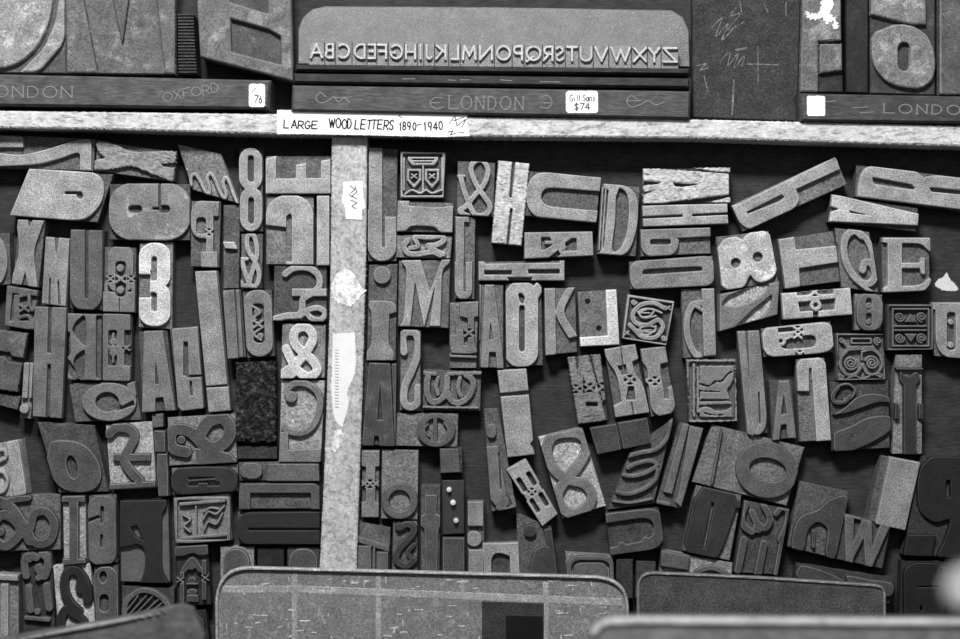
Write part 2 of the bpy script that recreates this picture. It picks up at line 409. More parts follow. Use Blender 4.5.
B('slanting parallelogram block with a looping script m at its lower edge', (176,143,221,153,239,204,191,190),
  [S(2.8,191,185,191,177,195,174,200,181,205,191,209,194,209,186,207,178,210,173,214,178,219,190,224,198,226,194,223,184,225,177,229,182,233,193,237,202)], 140, 104)
B('narrow pale block with a tall condensed figure 8, beside the block of three arms', (238,147,263,147,263,232,239,232),
  [R(239,148,262,190,11,13), R(240,187,262,231,11,13), n(R(247.5,155,254,182,3)), n(R(248,197,254,224,3))], 142, 70)
B('pale block with a letter E lying on its back, at the top beside the divider', (265,155,331,155,331,194,265,194),
  [P(265,179,331,178,331,194,265,194), P(265,159,276,156,276,182,265,182), P(296,165,306,163,306,182,296,182), P(321,161,331,159,331,182,321,182)], 148, 92)
B('pale block with a large inverted J, below the E lying on its back', (265,195,314,195,314,265,265,265),
  [R(266,195,313,290,22,19,(1,1,0,0)), n(P(286,262,292,262,292,216,290,213,286,216)), n(P(260,224,286,227,286,270,260,270))], 146, 102)
B('narrow plain pale strip standing beside the inverted J', (316,195,331,195,330,266,315,266), [R(317,196,329,265)], 152, 110)
B('block with a backwards slab-serif P with a pinched ornament on its stem', (190,200,221,201,219,268,189,267),
  [R(191,201,213,238,10,13,(1,1,0,1)), P(200,201,219,201,218,216,200,216), P(207,216,213,216,213,252,206,252), P(201,252,217,252,217,267,201,267), n(R(196,217,206,234,4)), star(209,232)], 128, 88)
B('dark narrow block with one small raised hyphen', (222,204,240,204,239,289,222,289), [P(223,242,234,242,237,249,225,248)], 150, 82)
B('narrow block with a thin condensed ampersand under the tall figure 8', (240,233,263,233,262,289,240,288),
  [S(4.2,240,282,244,287,249,282,253,268,257,254,255,239,251,234,247,238,248,250,255,262,259,274,257,284,252,287,248,281,244,270,242,260), Ln(3,240,259,247,259)], 140, 85)
B('tall leaning block with a thick lowercase i, stem above and dot below', (194,271,218,270,231,411,208,413),
  [P(195,271,216,270,227,384,205,386), P(206,388,228,387,230,411,208,412)], 132, 96)
B('narrow block with a plain capital I, left of the ornamented zero', (222,290,241,289,246,358,227,360), [P(223,291,234,290,238,358,227,359), P(236,290,239,290,243,357,240,357)], 112, 80)
B('block with a condensed zero holding a carved ornament in its counter', (241,290,272,289,275,357,246,359),
  [lt('O',(243,290,271,290,273,356,247,357),.28,.2,ry=.18), S(2,252,306,260,312,254,318,262,326,254,334,261,340), star(258,324,4), E(257,312,3), E(260,336,3)], 122, 80)
B('dark recessed block with a pale pound-like letter of looping strokes', (273,265,327,266,327,322,272,321),
  [S(6,285,274,294,268,308,268,318,275,319,286,312,293,303,299,302,309,298,315,286,316,275,319), R(292,289,327,296), S(5,300,316,308,310,318,308,325,313,320,320,311,318,306,312)], 140, 74)
B('block with a bright white ampersand beside the divider', (281,323,326,324,325,379,280,379),
  [S(8.5,283,376,295,365,308,349,313,336,305,327,295,331,294,342,301,351,312,360,317,370,309,377,299,372,292,362,286,349), P(279,379,279,371,290,364,300,372,292,379)], 180, 108)
B('block with a curling comma-shaped letter in darker relief, below the white ampersand', (280,380,325,380,321,463,278,463),
  [S(6,290,399,287,391,294,384,306,384,317,392,320,406,314,424,302,433,288,431,284,427), E(291,397,5.5), P(280,432,288,433,288,450,321,449,320,462,279,462)], 112, 128)
B('block with a rough crumbled dark face, under the ornamented zero', (235,362,276,361,276,443,235,444),
  [P(236,363,276,362,276,441,270,443,262,440,254,443,246,439,236,442), n(P(253,361,257,361,256,371))], 76, 50, 'c', rough=1.0)
B('block cut by the left edge of the photo, with part of a round letter', (-14,233,9,232,10,285,-14,287), [E(-6,261,13,25), n(E(-8,261,8,19))], 120, 82)
B('narrow upright block with a condensed X, under the fat rounded P-like letter', (17,219,45,220,38,288,11,284),
  [P(16,219,27,219,29,228,33,219,44,220,33,251,37,287,28,286,25,271,21,285,10,284,20,251)], 128, 86)
B('narrow upright block with a very condensed M', (45,236,70,238,66,307,41,304),
  [P(45,237,70,239,66,307,41,304), n(P(54,236,59,237,56,258)), n(P(49,278,51,278,51,305,48,305)), n(P(57,281,59,281,61,305,58,305))], 128, 90)
B('narrow dark block with a tall condensed U', (70,229,104,230,102,311,68,309), [R(70,229,102,311,17,17,(0,0,1,1)), n(R(84.5,225,88.5,299,2))], 96, 66)
B('block with an ornamented arch-shaped A, right of the tall condensed U', (103,246,136,247,135,313,102,312),
  [R(108,246,133,292,10), R(103,292,136,313), n(R(115,261,126,297,4)), n(R(118.5,298,120,314)), star(110,279), star(131,279), star(120.5,279,4), E(120,268,3.5), E(120,290,3.5), Ln(3,106,284,106,292), Ln(3,133,284,133,292)], 114, 80)
B('block with a bright white figure 3', (138,242,173,241,172,330,137,328),
  [R(139,243,170,289,14,13), R(139,283,170,326,14,13), n(R(151,256,157,281,3)), n(R(134,274,150,298)), n(R(151,292,157,312,3)), n(R(150,270,155,281)), n(R(150,292,155,298))], 190, 100, 'p')
B('tall block with a narrow capital H, above the small i block at the left', (34,306,67,307,62,419,32,417),
  [P(34,306,67,307,62,419,32,417), n(P(48,304,52,304,51,354,47,353)), n(P(47,364,51,364,50,420,45,420))], 106, 74)
B('block with a carved letter of two leaf-shaped hollows', (67,313,101.5,314,101,381,67,380),
  [R(67,313,101.5,381,2), n(PC(83,315,86,322,86,345,79,341,72,331,76,321)), n(PC(84,349,85,366,83,380,76,373,73,364,76,355)), n(P(66,331,70,332,71,354,66,358)), n(PC(67,361,70,361,80,380,74,380,67,370)), n(R(95.5,315,102,379,3))], 106, 78)
B('block with a slab letter pierced by two windows, beside the leaf-shaped hollows', (102,313,132,314,131,382,102,381),
  [R(102,314,130,381,2), n(R(108,330,117,346,2)), n(R(108,350,117,366,2)), n(R(124,330,132,346,1)), n(R(124,351,132,366,1)), E(113,342,3.5), E(113,353,3.5), star(126,348,3), Ln(2,113,334,113,362)], 104, 74)
B('slanted block with a wide letter G on its side', (67,383,135,381,141,421,73,423),
  [E(109,402,27,19), n(E(107,402,12,10)), n(P(112,397,122,406,133,400,135,405,118,411,110,409)), P(127,384,134,382,136,396,130,396)], 112, 84)
B('tall block with a condensed capital A, under the white figure 3', (137,331,167,330,176,411,141,413),
  [P(144,331,162,330,175,411,166,412,163,397,155,398,155,413,142,413), n(P(155,355,159,384,155,385))], 112, 72)
B('tall block with a condensed capital C, between the narrow A and the thick lowercase i', (168,328,198,326,204,409,177,412),
  [P(172,329,198,327,204,407,199,411,183,412,178,407), n(P(183,341,188,342,189,377,183,376)), n(P(189,381,192,381,193,396,190,396)), n(P(186,375,204,374.5,204,377,186,378))], 124, 78)
B('small block with an ornamented E, below the condensed X', (6,285,38,290,34,331,4,326),
  [P(7,286,38,290,37,296,12,293,9,325,4,326), R(14,295,19,322), S(3,20,296,28,295,29,305,32,310,35,302), S(3,18,318,28,316,32,325,34,320), star(24,308,4), R(4,321,34,329)], 100, 80)
B('worn block at the left edge with a broken slab letter, below the small ornamented E', (-12,328,28,333,18,393,-12,388),
  [P(-10,328,28,333,24,358,12,356,10,352,-10,350), P(-10,360,4,356,8,362,22,364,17,392,-10,388)], 88, 64, 'w', rough=.4)
B('tilted narrow block with a plain I and a round dot, left of the tall H', (23,362,35,363,30,420,18,418), [P(24,363,29,363,27,398,22,398), P(30,363,33,363,31,398,29,398), E(24,409,4.5)], 128, 104)
B('plain dark wooden block in the corner under the broken slab letter', (-12,392,20,396,17,411,-12,404), [], 90, 78)
B('slanted block with a broad letter O with a narrow slot, at the left', (35,421,94,425,108,493,57,494),
  [PC(50,443,70,441,85,446,97,460,101,475,96,487,84,492,66,490,54,480,46,462), n(E(72,467,5.5,12,-12))], 84, 72)
B('pale block with a smooth column and curls, cut by the left edge', (-14,445,20,439,27,495,-8,501),
  [PC(7,444,12,440,18,441,22,466,26,492,20,497,14,496,10,470), S(3,-6,452,4,450,5,458,-4,462), S(3,-6,474,2,472,7,480,4,490,-4,494)], 140, 128)
B('pale block with a dark seven-like pound letter', (104,424,152,421,156,489,109,491),
  [S(9,109,434,116,428,129,429,134,437,129,448,124,459,131,472,139,480), R(113,454,150,461), Ln(5,108,487,155,484)], 84, 134)
B('small square blank block above a dark strip, right of the dark seven-like letter', (150,414,163,413,163,428,151,429), [], 86, 90)
B('narrow dark blank strip block standing right of the dark seven-like letter', (153,430,166,430,170,497,158,498), [R(154,431,165,452), R(157,454,168,496)], 80, 66)
B('dark block with a curling ampersand carved in relief', (166,417,236,413,237,463,168,467),
  [S(11,186,452,174,449,170,440,174,430,188,431,197,438,210,452,228,459), S(12,200,434,208,422,222,418,230,428,226,441,212,448,200,440), E(181,440,4), P(195,448,237,460,237,464,196,466)], 82, 104)
B('black block with a wide ornamented O lying on its side', (170,468,238,464,238,492,171,496),
  [R(171,467,237,495,14,12), n(R(187,477,220,486,3)), R(198,483,208,493), Ln(2,190,481,216,479), E(204,468,3), E(187,482,3), E(218,479,3)], 54, 96, bm=M_METAL)
B('rectangular block with a double border and a wavy figure in its panel', (172,498,230,493,232,541,175,545),
  [frame(174,497,230,543,3), P(179,503,225,499,225,502,179,506), P(181,537,228,533,228,536,181,540), R(195,506,196.5,538), S(1.6,204,530,208,522,216,524,222,514), S(1.6,203,520,208,512,216,514,224,506), S(1.6,204,512,210,508,218,509), S(1.6,183,515,190,520,184,526,190,532)], 112, 108)
B('dark block with a heavy mirrored ampersand at the left edge', (-10,496,60,494,60,551,-10,553),
  [S(11,-6,500,10,508,24,528,30,540), S(9,-8,524,2,515,14,520,20,532,6,546,-6,540), S(8,30,528,34,514,46,512,54,524,50,540,38,544,28,536), S(6,2,504,14,500,28,498), E(0,532,4)], 80, 88)
B('block with a slab-serif I in dark relief between pale grooves', (61,496,85,495,86,564,62,566),
  [R(69,497,78,565), P(62,496,86,496,85,502,62,502), P(62,559,86,559,86,565,62,565)], 84, 128)
B('block with a rounded two-slotted figure right of the slab-serif I', (87,495,116,494,117,564,88,566),
  [R(88,496,116,565,11,11), n(R(100,506,104,524,2)), n(P(87,519,99,515,100,518,87,523)), n(R(100,534,103,548,2))], 94, 80)
B('large black block with a bracketed figure 1 in relief', (119,500,168,499,170,584,119,583),
  [P(120,501,166,500,167,506,161,514,161,570,168,583,140,583,145,570,145,548,137,543,128,547,120,547), n(P(130,527,137,525,144,541,135,536))], 44, 88, 'm')
B('dark block with an ornamented lowercase n, between the hatched strip and the white-grounded numeral', (19,553,51,551,55,640,22,640),
  [S(7,26,576,24,562,28,556,36,558), S(8,38,568,44,576,48,560,42,554), Ln(7,28,588,30,610), Ln(7,46,586,49,608), Ln(4,26,618,48,620), E(38,578,3), E(37,612,3), E(28,558,5)], 90, 56)
B('pale narrow strip-faced block in the bottom left corner', (-4,573,18,575,18,645,-4,645), [P(-3,574,18,576,18,581,0,580), R(1,584,8,645)], 136, 104)
B('white-grounded block with a dark curling figure 3', (51,566,90,564,96,640,57,640),
  [S(8.5,80,583,88,590,87,600,85,583,76,571,66,574,64,590,70,604,78,612,66,610,60,622,62,640), E(81,588,6), S(7,72,614,82,620,86,632,84,640)], 46, 160)
B('dark block with a rounded figure beside the dark curling figure 3', (92,566,118,565,119,640,97,640), [R(93,567,118,626,11,11), n(E(103,577,4,6)), n(R(99,594,109,612,5))], 84, 72)
B('dark block with scribbled scratches across its face, under the black figure 1', (120,586,174,588,174,640,120,640),
  [S(5,124,618,126,602,140,591,156,594,168,606,170,625), Ln(1.2,124,614,138,596), Ln(1.2,128,616,146,596), Ln(1.2,132,618,152,597), Ln(1.2,138,618,158,600), Ln(1.2,144,618,162,603), Ln(1.2,150,618,166,608)], 92, 64)
B('black metal-faced block with a tall ornamented letter H', (174,546,208,544,211,606,176,608),
  [P(175,547,208,545,208,554,200,556,192,552,184,556,175,556), S(5,184,570,192,560,200,570), R(180,572,184,604), R(202,560,206,600), E(191,566,4), E(192,580,4,3), E(192,592,5,3), star(180,580,3), star(205,578,3), Ln(2,187,584,197,584), R(187,595,198,602,1)], 76, 46, 'm')
B('pale-sided block with a small rounded letter peeping over the left zinc galley', (219,547,254,547,254,590,219,590), [R(223,549,249,590,12,13)], 84, 112)
B('dark block with a small rounded letter next to the foot of the divider', (286,547,320,547,319,590,286,590), [R(289,549,317,590,12,12)], 80, 66)
B('plain black block between the two small rounded letters', (256,548,284,548,284,590,256,590), [], 44, 42)
B('narrow block with a lowercase i lying on its side', (237,462,319,461,320,482,238,482), [R(240,463,262,479,8), n(E(245,481,4,3.5)), R(268,464,319,481)], 98, 78)
B('block with a lowercase n lying flat with a long square counter', (238,483,320,483,320,510,238,510), [R(239,483,320,520,11,8,(1,1,0,0)), n(R(250,493,311,515))], 86, 80)
B('black block with a long slotted O lying on its side above the left zinc galley', (236,512,320,511,320,545,236,545), [R(237,512,340,545,15,13,(1,0,0,1)), n(R(248,528,325,530.5,1))], 44, 74, 'm')
B('low blank dark furniture block under the rough crumbled block', (236,446,277,446,277,460,236,460), [], 60, 56)

# ================================================================== blocks right of the divider, upper part
B('tall block with a giant hooked J, beside the divider', (367,147,398,148,397,262,367,262),
  [P(369,148,382,148,382,222,369,222), R(368,210,396,261,14,14,(0,0,1,1)), n(R(382,200,385,248,1.5)), n(P(384,200,398,200,398,217,386,217,384,214))], 134, 84)
B('square decorative initial block with two shields in a scrolled border', (400,151,446,152,444,198,400,198),
  [frame(400,151,445,198,2.4), P(408,157,438,157,438,160,434,165,412,165,408,160), n(P(411,158.5,435,158.5,432,163,414,163)), Ln(1.5,412,161,434,161),
   P(407,169,421,169,421,180,414,188,407,180), n(P(409,171,419,171,419,179,414,185,409,179)), P(425,169,439,169,439,180,432,188,425,180), n(P(427,171,437,171,437,179,432,185,427,179)),
   star(414,176,2.4), star(432,176,2.4), Ln(1.4,423,166,423,190), S(1.5,405,194,412,190,420,193,426,190,432,193,441,190), Ln(1.3,404,158,404,190), Ln(1.3,442,158,442,190)], 138, 80, cell=.6)
B('block with a slab-serif capital I lying on its side under the two shields block', (397,200,454,202,453,233,396,232),
  [P(398,201,409,201,409,206,437,208,453,206,452,233,439,232,436,226,410,225,406,231,397,231)], 134, 92)
B('block with a small blackletter letter, under the I lying on its side', (396,234,453,235,451,259,395,258),
  [S(5,408,240,404,246,408,253,418,254,432,252,440,255), S(5,416,236,428,237,440,236,444,240,436,245,428,246,438,252,443,254), S(4,414,238,418,246,410,248)], 138, 108)
B('block with an open-looped ampersand, left of the battered H', (457,160,496,162,494,217,456,215),
  [S(4.6,468,216,460,211,466,206,474,196,484,184,488,170,482,160,474,162,471,170,476,184,484,196,490,206,486,214,476,215,470,206,464,190,461,178), Ln(2.4,457,176,464,176)], 142, 84)
B('battered block with a white-flecked condensed H, leaning right', (498,160,530,163,522,246,491,243),
  [P(498,160,530,163,522,246,491,243), n(P(512,160,516,160,512,198,509,198)), n(P(510,208,513,208,509,246,506,246))], 172, 70, 'r', rough=.3)
B('block with a fat letter U lying on its side, open to the right', (526,170,602,176,597,223,524,216),
  [P(542,172,601,178,600,191,550,187,544,189,541,194,541,200,545,205,552,207,598,211,596,222,548,219,537,217,529,210,526,199,527,186,533,176)], 138, 84)
B('block with a shaded capital D with a pinstriped side', (601,183,641,186,637,257,597,254),
  [P(604,184,622,185,632,189,638,200,638,220,634,240,628,252,620,256,598,254,600,252,604,249,609,190,604,188), n(PC(619,188,626,192,629,204,628,228,622,246,615,252,612,247,615,220,616,196)), Ln(1,603,188,599,250), Ln(1,606,188,602,250)], 138, 84)
B('battered pale block with a capital A lying on its side, topmost of its stack', (643,168,731,167,731,203,643,204),
  [P(643,169,660,169,729,174,729,194,643,205), n(P(643,180,663,182,660,184,643,186)), n(PC(673,182,685,183,700,184,685,187,674,186)), n(P(643,192,660,189,643,195)), P(695,167,730,167,730,172,712,171), P(712,202,731,197,731,203)], 170, 60, 'r', rough=.35)
B('pale block with a condensed H lying on its side, under the battered A', (642,205,728,203,729,224,643,227),
  [P(642,206,728,203,728,212,642,216), P(642,219,729,215,729,224,643,227), P(683,208,692,208,692,222,683,222)], 148, 88)
B('block with a letter P lying on its side, third in the battered A stack', (640,229,711,227,712,254,641,257),
  [P(640,229,711,227,712,236,676,238,679,240,678,248,673,255,650,257,643,252,640,243), n(R(650,239,671,245,2.5)), P(676,247,677,247,677,248)], 122, 98)
B('block with a long slotted letter O lying on its side, lowest of the sideways stack', (629,261,714,255,715,286,630,290),
  [P(636,260,708,256,713,260,715,268,714,281,708,286,640,290,633,288,630,280,629,268), n(P(643,270,646,269,700,266,703,268,702,271,646,275,642,274))], 122, 90)
B('block with a decorative letter lying on its side crossed by a diagonal stroke', (524,232,593,231,594,256,524,259),
  [P(524,232,594,231,594,256,524,259), n(R(541,237,553,241)), n(R(541,237,545,250)), n(R(565,238,577,251,1)), n(P(545,260,558,250,565,250,556,260)), n(R(541,244,556,250,1)), Ln(5,541,256,573,234), Ln(3,552,238,562,253), Ln(2,555,249,565,247)], 134, 84)
B('long low block with a slab-serif I lying on its side', (478,261,565,260,565,281,478,281),
  [P(478,261,484,261,484,264,560,263,560,260,565,260,565,281,478,281), n(P(484,270,512,270,512,275,484,275)), n(P(528,269,560,269,560,274,528,274)), n(P(507,277,533,277,530,283,510,283)), P(484,276,507,276,507,281,484,281)], 134, 86)
B('block with a raised round dot above a slab-serif stem, a lowercase i beside the divider', (368,264,398,263,396,361,366,361),
  [E(382,275,8.5), P(370,301,390,301,396,305,396,312,389,314,388,345,394,352,393,361,366,361,366,352,372,346,372,312,368,306)], 122, 84)
B('block with a large M with fine serifs', (398,260,451,259,449,329,397,327),
  [P(402,259,420,259,430,292,442,259,450,259,449,264,442,268,440,326,430,326,436,280,424,327,415,280,410,326,400,326,404,320,407,268,402,263)], 138, 92)
B('narrow block with a slender condensed U, right of the large M', (454,215,476,217,475,300,454,299),
  [P(456,217,469,217,469,222,456,222), R(456,219,464,285), R(455,262,472,299,8,9,(0,0,1,1)), n(R(463.5,258,466,292,1)), R(466.5,272,472,290)], 126, 92)
B('pale block with a tall snake-like S', (400,329,421,330,421,412,399,411),
  [S(7,404,352,403,336,410,332,417,336,418,352,412,370,405,386,404,402,410,407,417,403,418,388)], 136, 96)
B('block with a small ornamented letter with a wavy foot, left of the condensed A', (449,302,479,301,477,369,449,369),
  [P(460,301,479,301,479,316,474,317,474,346,478,352,470,354,452,353,450,348,456,346,456,330,463,330,464,346,468,346,468,318,460,316), star(469,333,4), R(450,335,457,347,1), Ln(2,450,356,476,357)], 112, 98)
B('block with a narrow condensed A, left of the tall Q-like figure', (479,284,504,284,504,369,479,368),
  [P(485,285,494,285,504,368,497,368,496,352,489,352,488,368,481,368), n(P(490.5,318,493.5,340,489,340)), P(479,285,481,285,480,340,479,340)], 122, 92)
B('pale block with a tall rounded zero with a notched top, a Q-like figure', (505,283,542,282,544,366,506,368),
  [R(505,282,538,367,15,15), P(530,292,537,282,543,290,537,300), n(R(519,305,525,352,3)), n(PC(518,294,522,293,525,298,523,304,519,300))], 148, 78)
B('block with an ornamented rough-edged letter m', (423,369,482,371,481,412,422,411),
  [S(5.5,428,376,427,392,432,402,440,400,446,392,447,378), S(5.5,447,392,453,402,462,402,471,393,473,381,466,375), Ln(3.2,424,373,436,374), Ln(3.2,448,374,480,373), S(3.6,438,378,436,386,438,394), S(3.6,460,378,458,388,461,396), Ln(1.8,424,407,478,408)], 112, 82, rough=.35)
B('dark block with a worn blackened capital A beside the divider', (363,362,397,363,396,447,361,446),
  [P(369,363,390,363,394,446,380,446,379,436,374,436,373,446,362,446), n(P(380,380,383,420,377,420)), P(392,364,397,364,396,446,395,446)], 74, 60, 'w')
B('block with a round letter e crossed by a bar, under the snake-like S', (396,413,459,413,458,448,395,447),
  [E(436,430,19,17), n(E(436,430,12,12)), R(433.5,416,437,446), S(1.6,428,424,424,430,429,437), S(1.6,444,423,448,430,444,438)], 88, 98)
B('leaning pale block with a square dot and long stem, right of the ornamented m', (497,370,527,368,535,455,507,458),
  [P(497,370,527,368,530,390,499,393), P(500,397,529,395,533,440,530,444,536,455,507,458)], 136, 92)
B('block with a capital K, left of the white-framed block', (544,288,576,287,578,353,545,356),
  [P(544,288,555,287,556,354,546,356), P(567,287,575,287,562,312,577,336,569,338,556,317,556,308)], 130, 88)
B('block with a bright white L-shaped edge around a bare plate with two screw holes', (577,291,617,289,620,345,580,347),
  [P(606,290,617,289,620,345,580,347,579,338,608,336)], 190, 96)
for hx, hy in ((588,301),(599,328)):
    raised('screw_hole', [E(hx, hy, 2.8)], None, ZB+.0002, ZB-.0005, LAST['lf'], M_INK, bpy.data.objects['letterpress_block.%03d' % (len(BLOCKS)-1)], 14, cell=.5, bev=.3, wall=.3, lip=.0001, label='dark screw hole')
B('square decorative initial block with a scrolling letter S in a thin border', (627,294,675,301,667,346,622,339),
  [P(628,295,675,302,674,303.5,628,297), P(666,346,622,339,622,337.5,666,344), P(628,295,630,295,624,339,622,339), P(673,301,675,301,668,346,666,345), S(4,664,308,654,303,641,305,633,314,636,323,648,325,658,320,663,327,656,337,643,337,636,331,630,325), S(1.6,662,313,650,309,640,313,644,318,656,316), S(1.6,633,328,642,331,654,332,656,326), S(1.6,638,312,644,309,654,310,650,316,642,317,638,312), Ln(1,642,313,650,313), S(1.6,640,328,648,326,656,328,650,334,643,334,640,328), Ln(1,644,330,652,330), E(634,318,2), E(661,322,2), SP(634,302,3,1.3,1.3), SP(664,338,3,1.3,1.3), star(668,308,2), star(627,333,2)], 134, 70, cell=.6)
B('block with a backwards lowercase d beside the slanted leaf block', (681,288,716,288,718,358,683,359),
  [P(702,289,714,288,716,355,704,356), S(6,701,303,692,306,687,320,688,338,694,352,699,356), S(3,696,306,702,310)], 130, 88)
B('leaning pitted block with an ornamented capital A', (567,357,601,354,609,421,578,426),
  [P(568,357,575,357,583,408,580,422,577,421), P(579,356,588,354,598,388,606,420,578,424,581,405,577,392), n(P(583,374,588,392,583,394)), P(591,354,601,354,608,396,603,402), star(576,389,4), star(590,388,4), star(603,387,4), n(R(586,402,598,407,1))], 116, 62, 'r', rough=.45)
B('pale leaning block with an ornamented capital K split down its middle', (604,348,636,344,650,413,615,418),
  [P(604,350,636,344,639,358,632,362,635,375,642,382,647,398,650,412,616,418,614,406,622,402,619,384,616,372,608,362), n(P(620,345,621.5,345,624,366,622,366)), n(P(617,366,626,364,628,374,622,376)), n(P(628,386,634,386,636,400,626,400)), n(P(631,402,632.5,402,635,418,633,418)), star(630,380,4.5)], 134, 84)
B('leaning block with an ornamented capital J, right of the split K', (640,348,666,346,677,413,651,418),
  [P(640,350,666,346,668,362,660,364,661,376,664,392,664,399,669,399,668,388,672,386,676,406,670,415,660,417,651,410,650,390,648,382,648,368,642,362), star(655,381,4), star(646,381,3)], 128, 84)
B('block with a rough ornamental E in a raised frame with blackened recesses', (686,359,736,359,738,422,689,423),
  [frame(686,359,738,423,2.6), Ln(2.2,694,364,694,416), Ln(2.2,698,368,698,412), P(700,366,734,366,733,380,727,390,729,399,700,399), n(S(2,700,384,709,386,715,382,722,381,727,375,732,372)), n(Ln(1.4,700,391,720,392)), P(700,402,731,401,731,404,700,405), P(700,408,708,406,716,412,726,411,732,407,733,417,700,417), n(S(1.4,704,413,712,415,724,415))], 120, 80, 'm', rough=.4, cell=.7)
B('long leaning block with a letter R lying on its side, pointing up to the right', (731,206,836,156,849,183,743,232),
  [P(731,208,836,157,840,169,796,189,800,200,795,208,760,226,749,229,741,224,736,216), n(P(746,212,782,194,785,197,781,201,748,214)), P(731,207,740,203,742,222,734,216)], 140, 100)
B('long pale block with a letter B lying on its side, cut by the right edge', (857,164,985,179,982,214,855,197),
  [P(858,194,859,182,863,170,870,166,905,168,916,171,924,178,934,175,985,181,984,212,858,196), n(P(872,178,874,177,912,184,916,188,914,190,874,184)), n(P(929,188,932,187,985,192,985,197,932,192)), n(P(921,172,927,172,924,180))], 142, 80)
B('pale tilted block with a small capital A lying on its side, under the sideways B', (832,194,920,207,918,232,829,222),
  [P(832,194,919,214,918,225,829,221), n(P(829,205,840,209,829,213)), n(P(849,210,872,216,850,213))], 160, 72)
B('pale block with a fat worn figure 8 lying on its side', (716,236,770,230,780,283,722,291),
  [PC(724,240,736,237,743,240,746,236,756,231,768,233,776,246,778,262,774,276,763,282,755,280,750,275,744,286,732,290,721,284,716,266,717,250), n(E(736,263,5.2)), n(E(758,257,5.2))], 156, 90, 'w')
B('pale block with a bold T lying on its side', (778,239,835,230,842,282,785,289),
  [P(778,239,794,237,796,250,836,246,838,262,799,268,800,286,785,289)], 146, 88)
B('block with a looping script letter e, between the sideways T and the wide serif E', (835,227,871,231,880,293,842,288),
  [S(6.5,862,236,855,231,847,236,844,248,847,264,855,277,865,284,873,281,875,272,871,263,865,263,863,270), S(5.5,856,231,866,238,873,254,875,272), S(3.2,849,268,858,282,872,292)], 136, 92)
B('block with a wide roman serif E', (882,236,931,237,932,291,883,293),
  [P(883,238,930,238,932,252,928,250,922,243,902,243,902,263,920,263,922,258,925,258,925,274,922,274,920,268,902,268,902,286,921,286,930,278,932,280,925,292,883,292,884,288,888,286,888,243,883,242)], 138, 86)
B('slanted block with two pale leaf-shaped hollows, left of the sideways ornamented H', (719,294,780,281,778,315,719,332),
  [P(719,294,780,281,778,315,719,332), n(PC(722,306,728,296,746,289,768,284,766,292,752,302,736,307)), n(PC(735,328,748,314,762,302,772,295,770,308,758,321,746,326))], 112, 142)
B('pale block with an ornamented H lying on its side with a ring at its centre', (781,293,851,287,853,315,783,320),
  [P(781,294,852,288,853,315,783,320), n(P(797,292,834,289,834,294,797,296)), n(P(798,302,836,298,835,310,800,312)), n(R(813,311,819,321)), R(813,294,818,302), E(816,305,5.5), n(E(816,305,2.6)), star(815,292,4)], 160, 84)
B('pale block with a rounded ornamented O lying on its side with two pinched stars', (761,328,832,321,835,353,764,358),
  [P(768,326,826,322,832,326,835,334,834,346,828,352,776,357,767,355,763,347,761,336), n(P(788,338,812,334,817,338,816,346,812,348,785,350,780,346)), n(P(778,328,800,326,799,331,778,333)), E(781,341,5), n(E(781,341,2.2)), star(798,330,4), star(798,335,3.5), star(800,354,3.5)], 150, 84)
B('small block with a dark rounded figure 3', (855,293,884,294,883,331,855,331),
  [R(857,293,883,331,13,13), n(R(866,298,872,310,2.5)), n(R(866,313,872,326,2.5)), E(869,306,3), E(869,322,2.6)], 104, 96)
B('square decorative block with a frame around two panels of filigree', (888,304,934,304,934,350,888,351),
  [frame(887,304,934,351,2.2), n(frame(0,0,.1,.1)[0]), R(893,325.5,927,327), R(893,329.5,927,331), Ln(1.6,893,309,929,309), Ln(1.6,893,346,929,346), Ln(1.6,893,309,893,346), Ln(1.6,929,309,929,346), P(905,322,911,314,917,322), P(905,334,911,342,917,334), SP(900,317,5,1.8,1.3), SP(922,317,5,1.8,1.3,90), SP(900,338,5,1.8,1.3), SP(922,338,5,1.8,1.3,90)], 92, 70, cell=.6)
B('pale block with a large rounded U at the right edge', (932,301,980,301,980,360,935,357),
  [P(933,303,980,303,980,359,948,358,940,352,936,342,936,310,933,309), n(R(947,312,956,350,3)), E(951,322,2.5), E(951,345,3)], 134, 84)
B('square decorative block with a scrolled figure 6 like two wheels', (836,333,884,334,886,380,838,381),
  [frame(836,333,886,381,2), R(851,338,872,344,1), n(R(852.5,339.3,870.5,342.7,.5)), S(2.8,844,342,848,349,842,357,841,367,848,375,857,373,862,365), S(2,862,352,872,350,880,356,882,366,876,374,867,373,863,364),
   P(849,346,874,346,876,351,861,350,848,351), SP(851,363,7,2.2,1.5,40), SP(872,363,7,2.2,1.5,200), SP(842,340,3,1.3,1.2), SP(878,341,4,1.6,1.2,90), SP(841,376,3,1.2,1.2), SP(880,376,3,1.2,1.2,180), S(1.3,848,378,856,376,862,379,870,376), Ln(1.2,862,354,862,360), star(861,347,1.6)], 106, 92, cell=.6)
B('tall leaning block with two joined tall strokes, right of the framed rough E', (737,331,760,330,769,434,747,437),
  [P(737,332,745,331,754,436,748,434), P(748,331,759,330,767,418,765,430,758,436,752,432,750,380), n(P(758,392,760,392,761,424,759,424))], 118, 88)
B('tall block with a pale figure 1 shaped like a walking stick', (796,359,826,357,832,441,800,443),
  [R(797,357,827,380,12,12,(1,1,0,0)), P(812,370,826,368,831,441,817,443), n(P(809,368,812,368,812,392,809,392)), P(797,367,809,369,809,391,797,391), n(P(797,391.5,813,391.5,813,445,797,445)), P(814,385,828,385,831,441,817,443)], 150, 92)
B('dark narrow block with a light-edged capital A, left of the walking-stick figure 1', (769,380,793,379,798,439,772,441),
  [P(779,381,789,381,796,438,788,438,787,424,781,425,779,440,773,440), n(P(784,392,787,414,781,415)), P(781,417,789,416,789,420,781,420)], 110, 70)
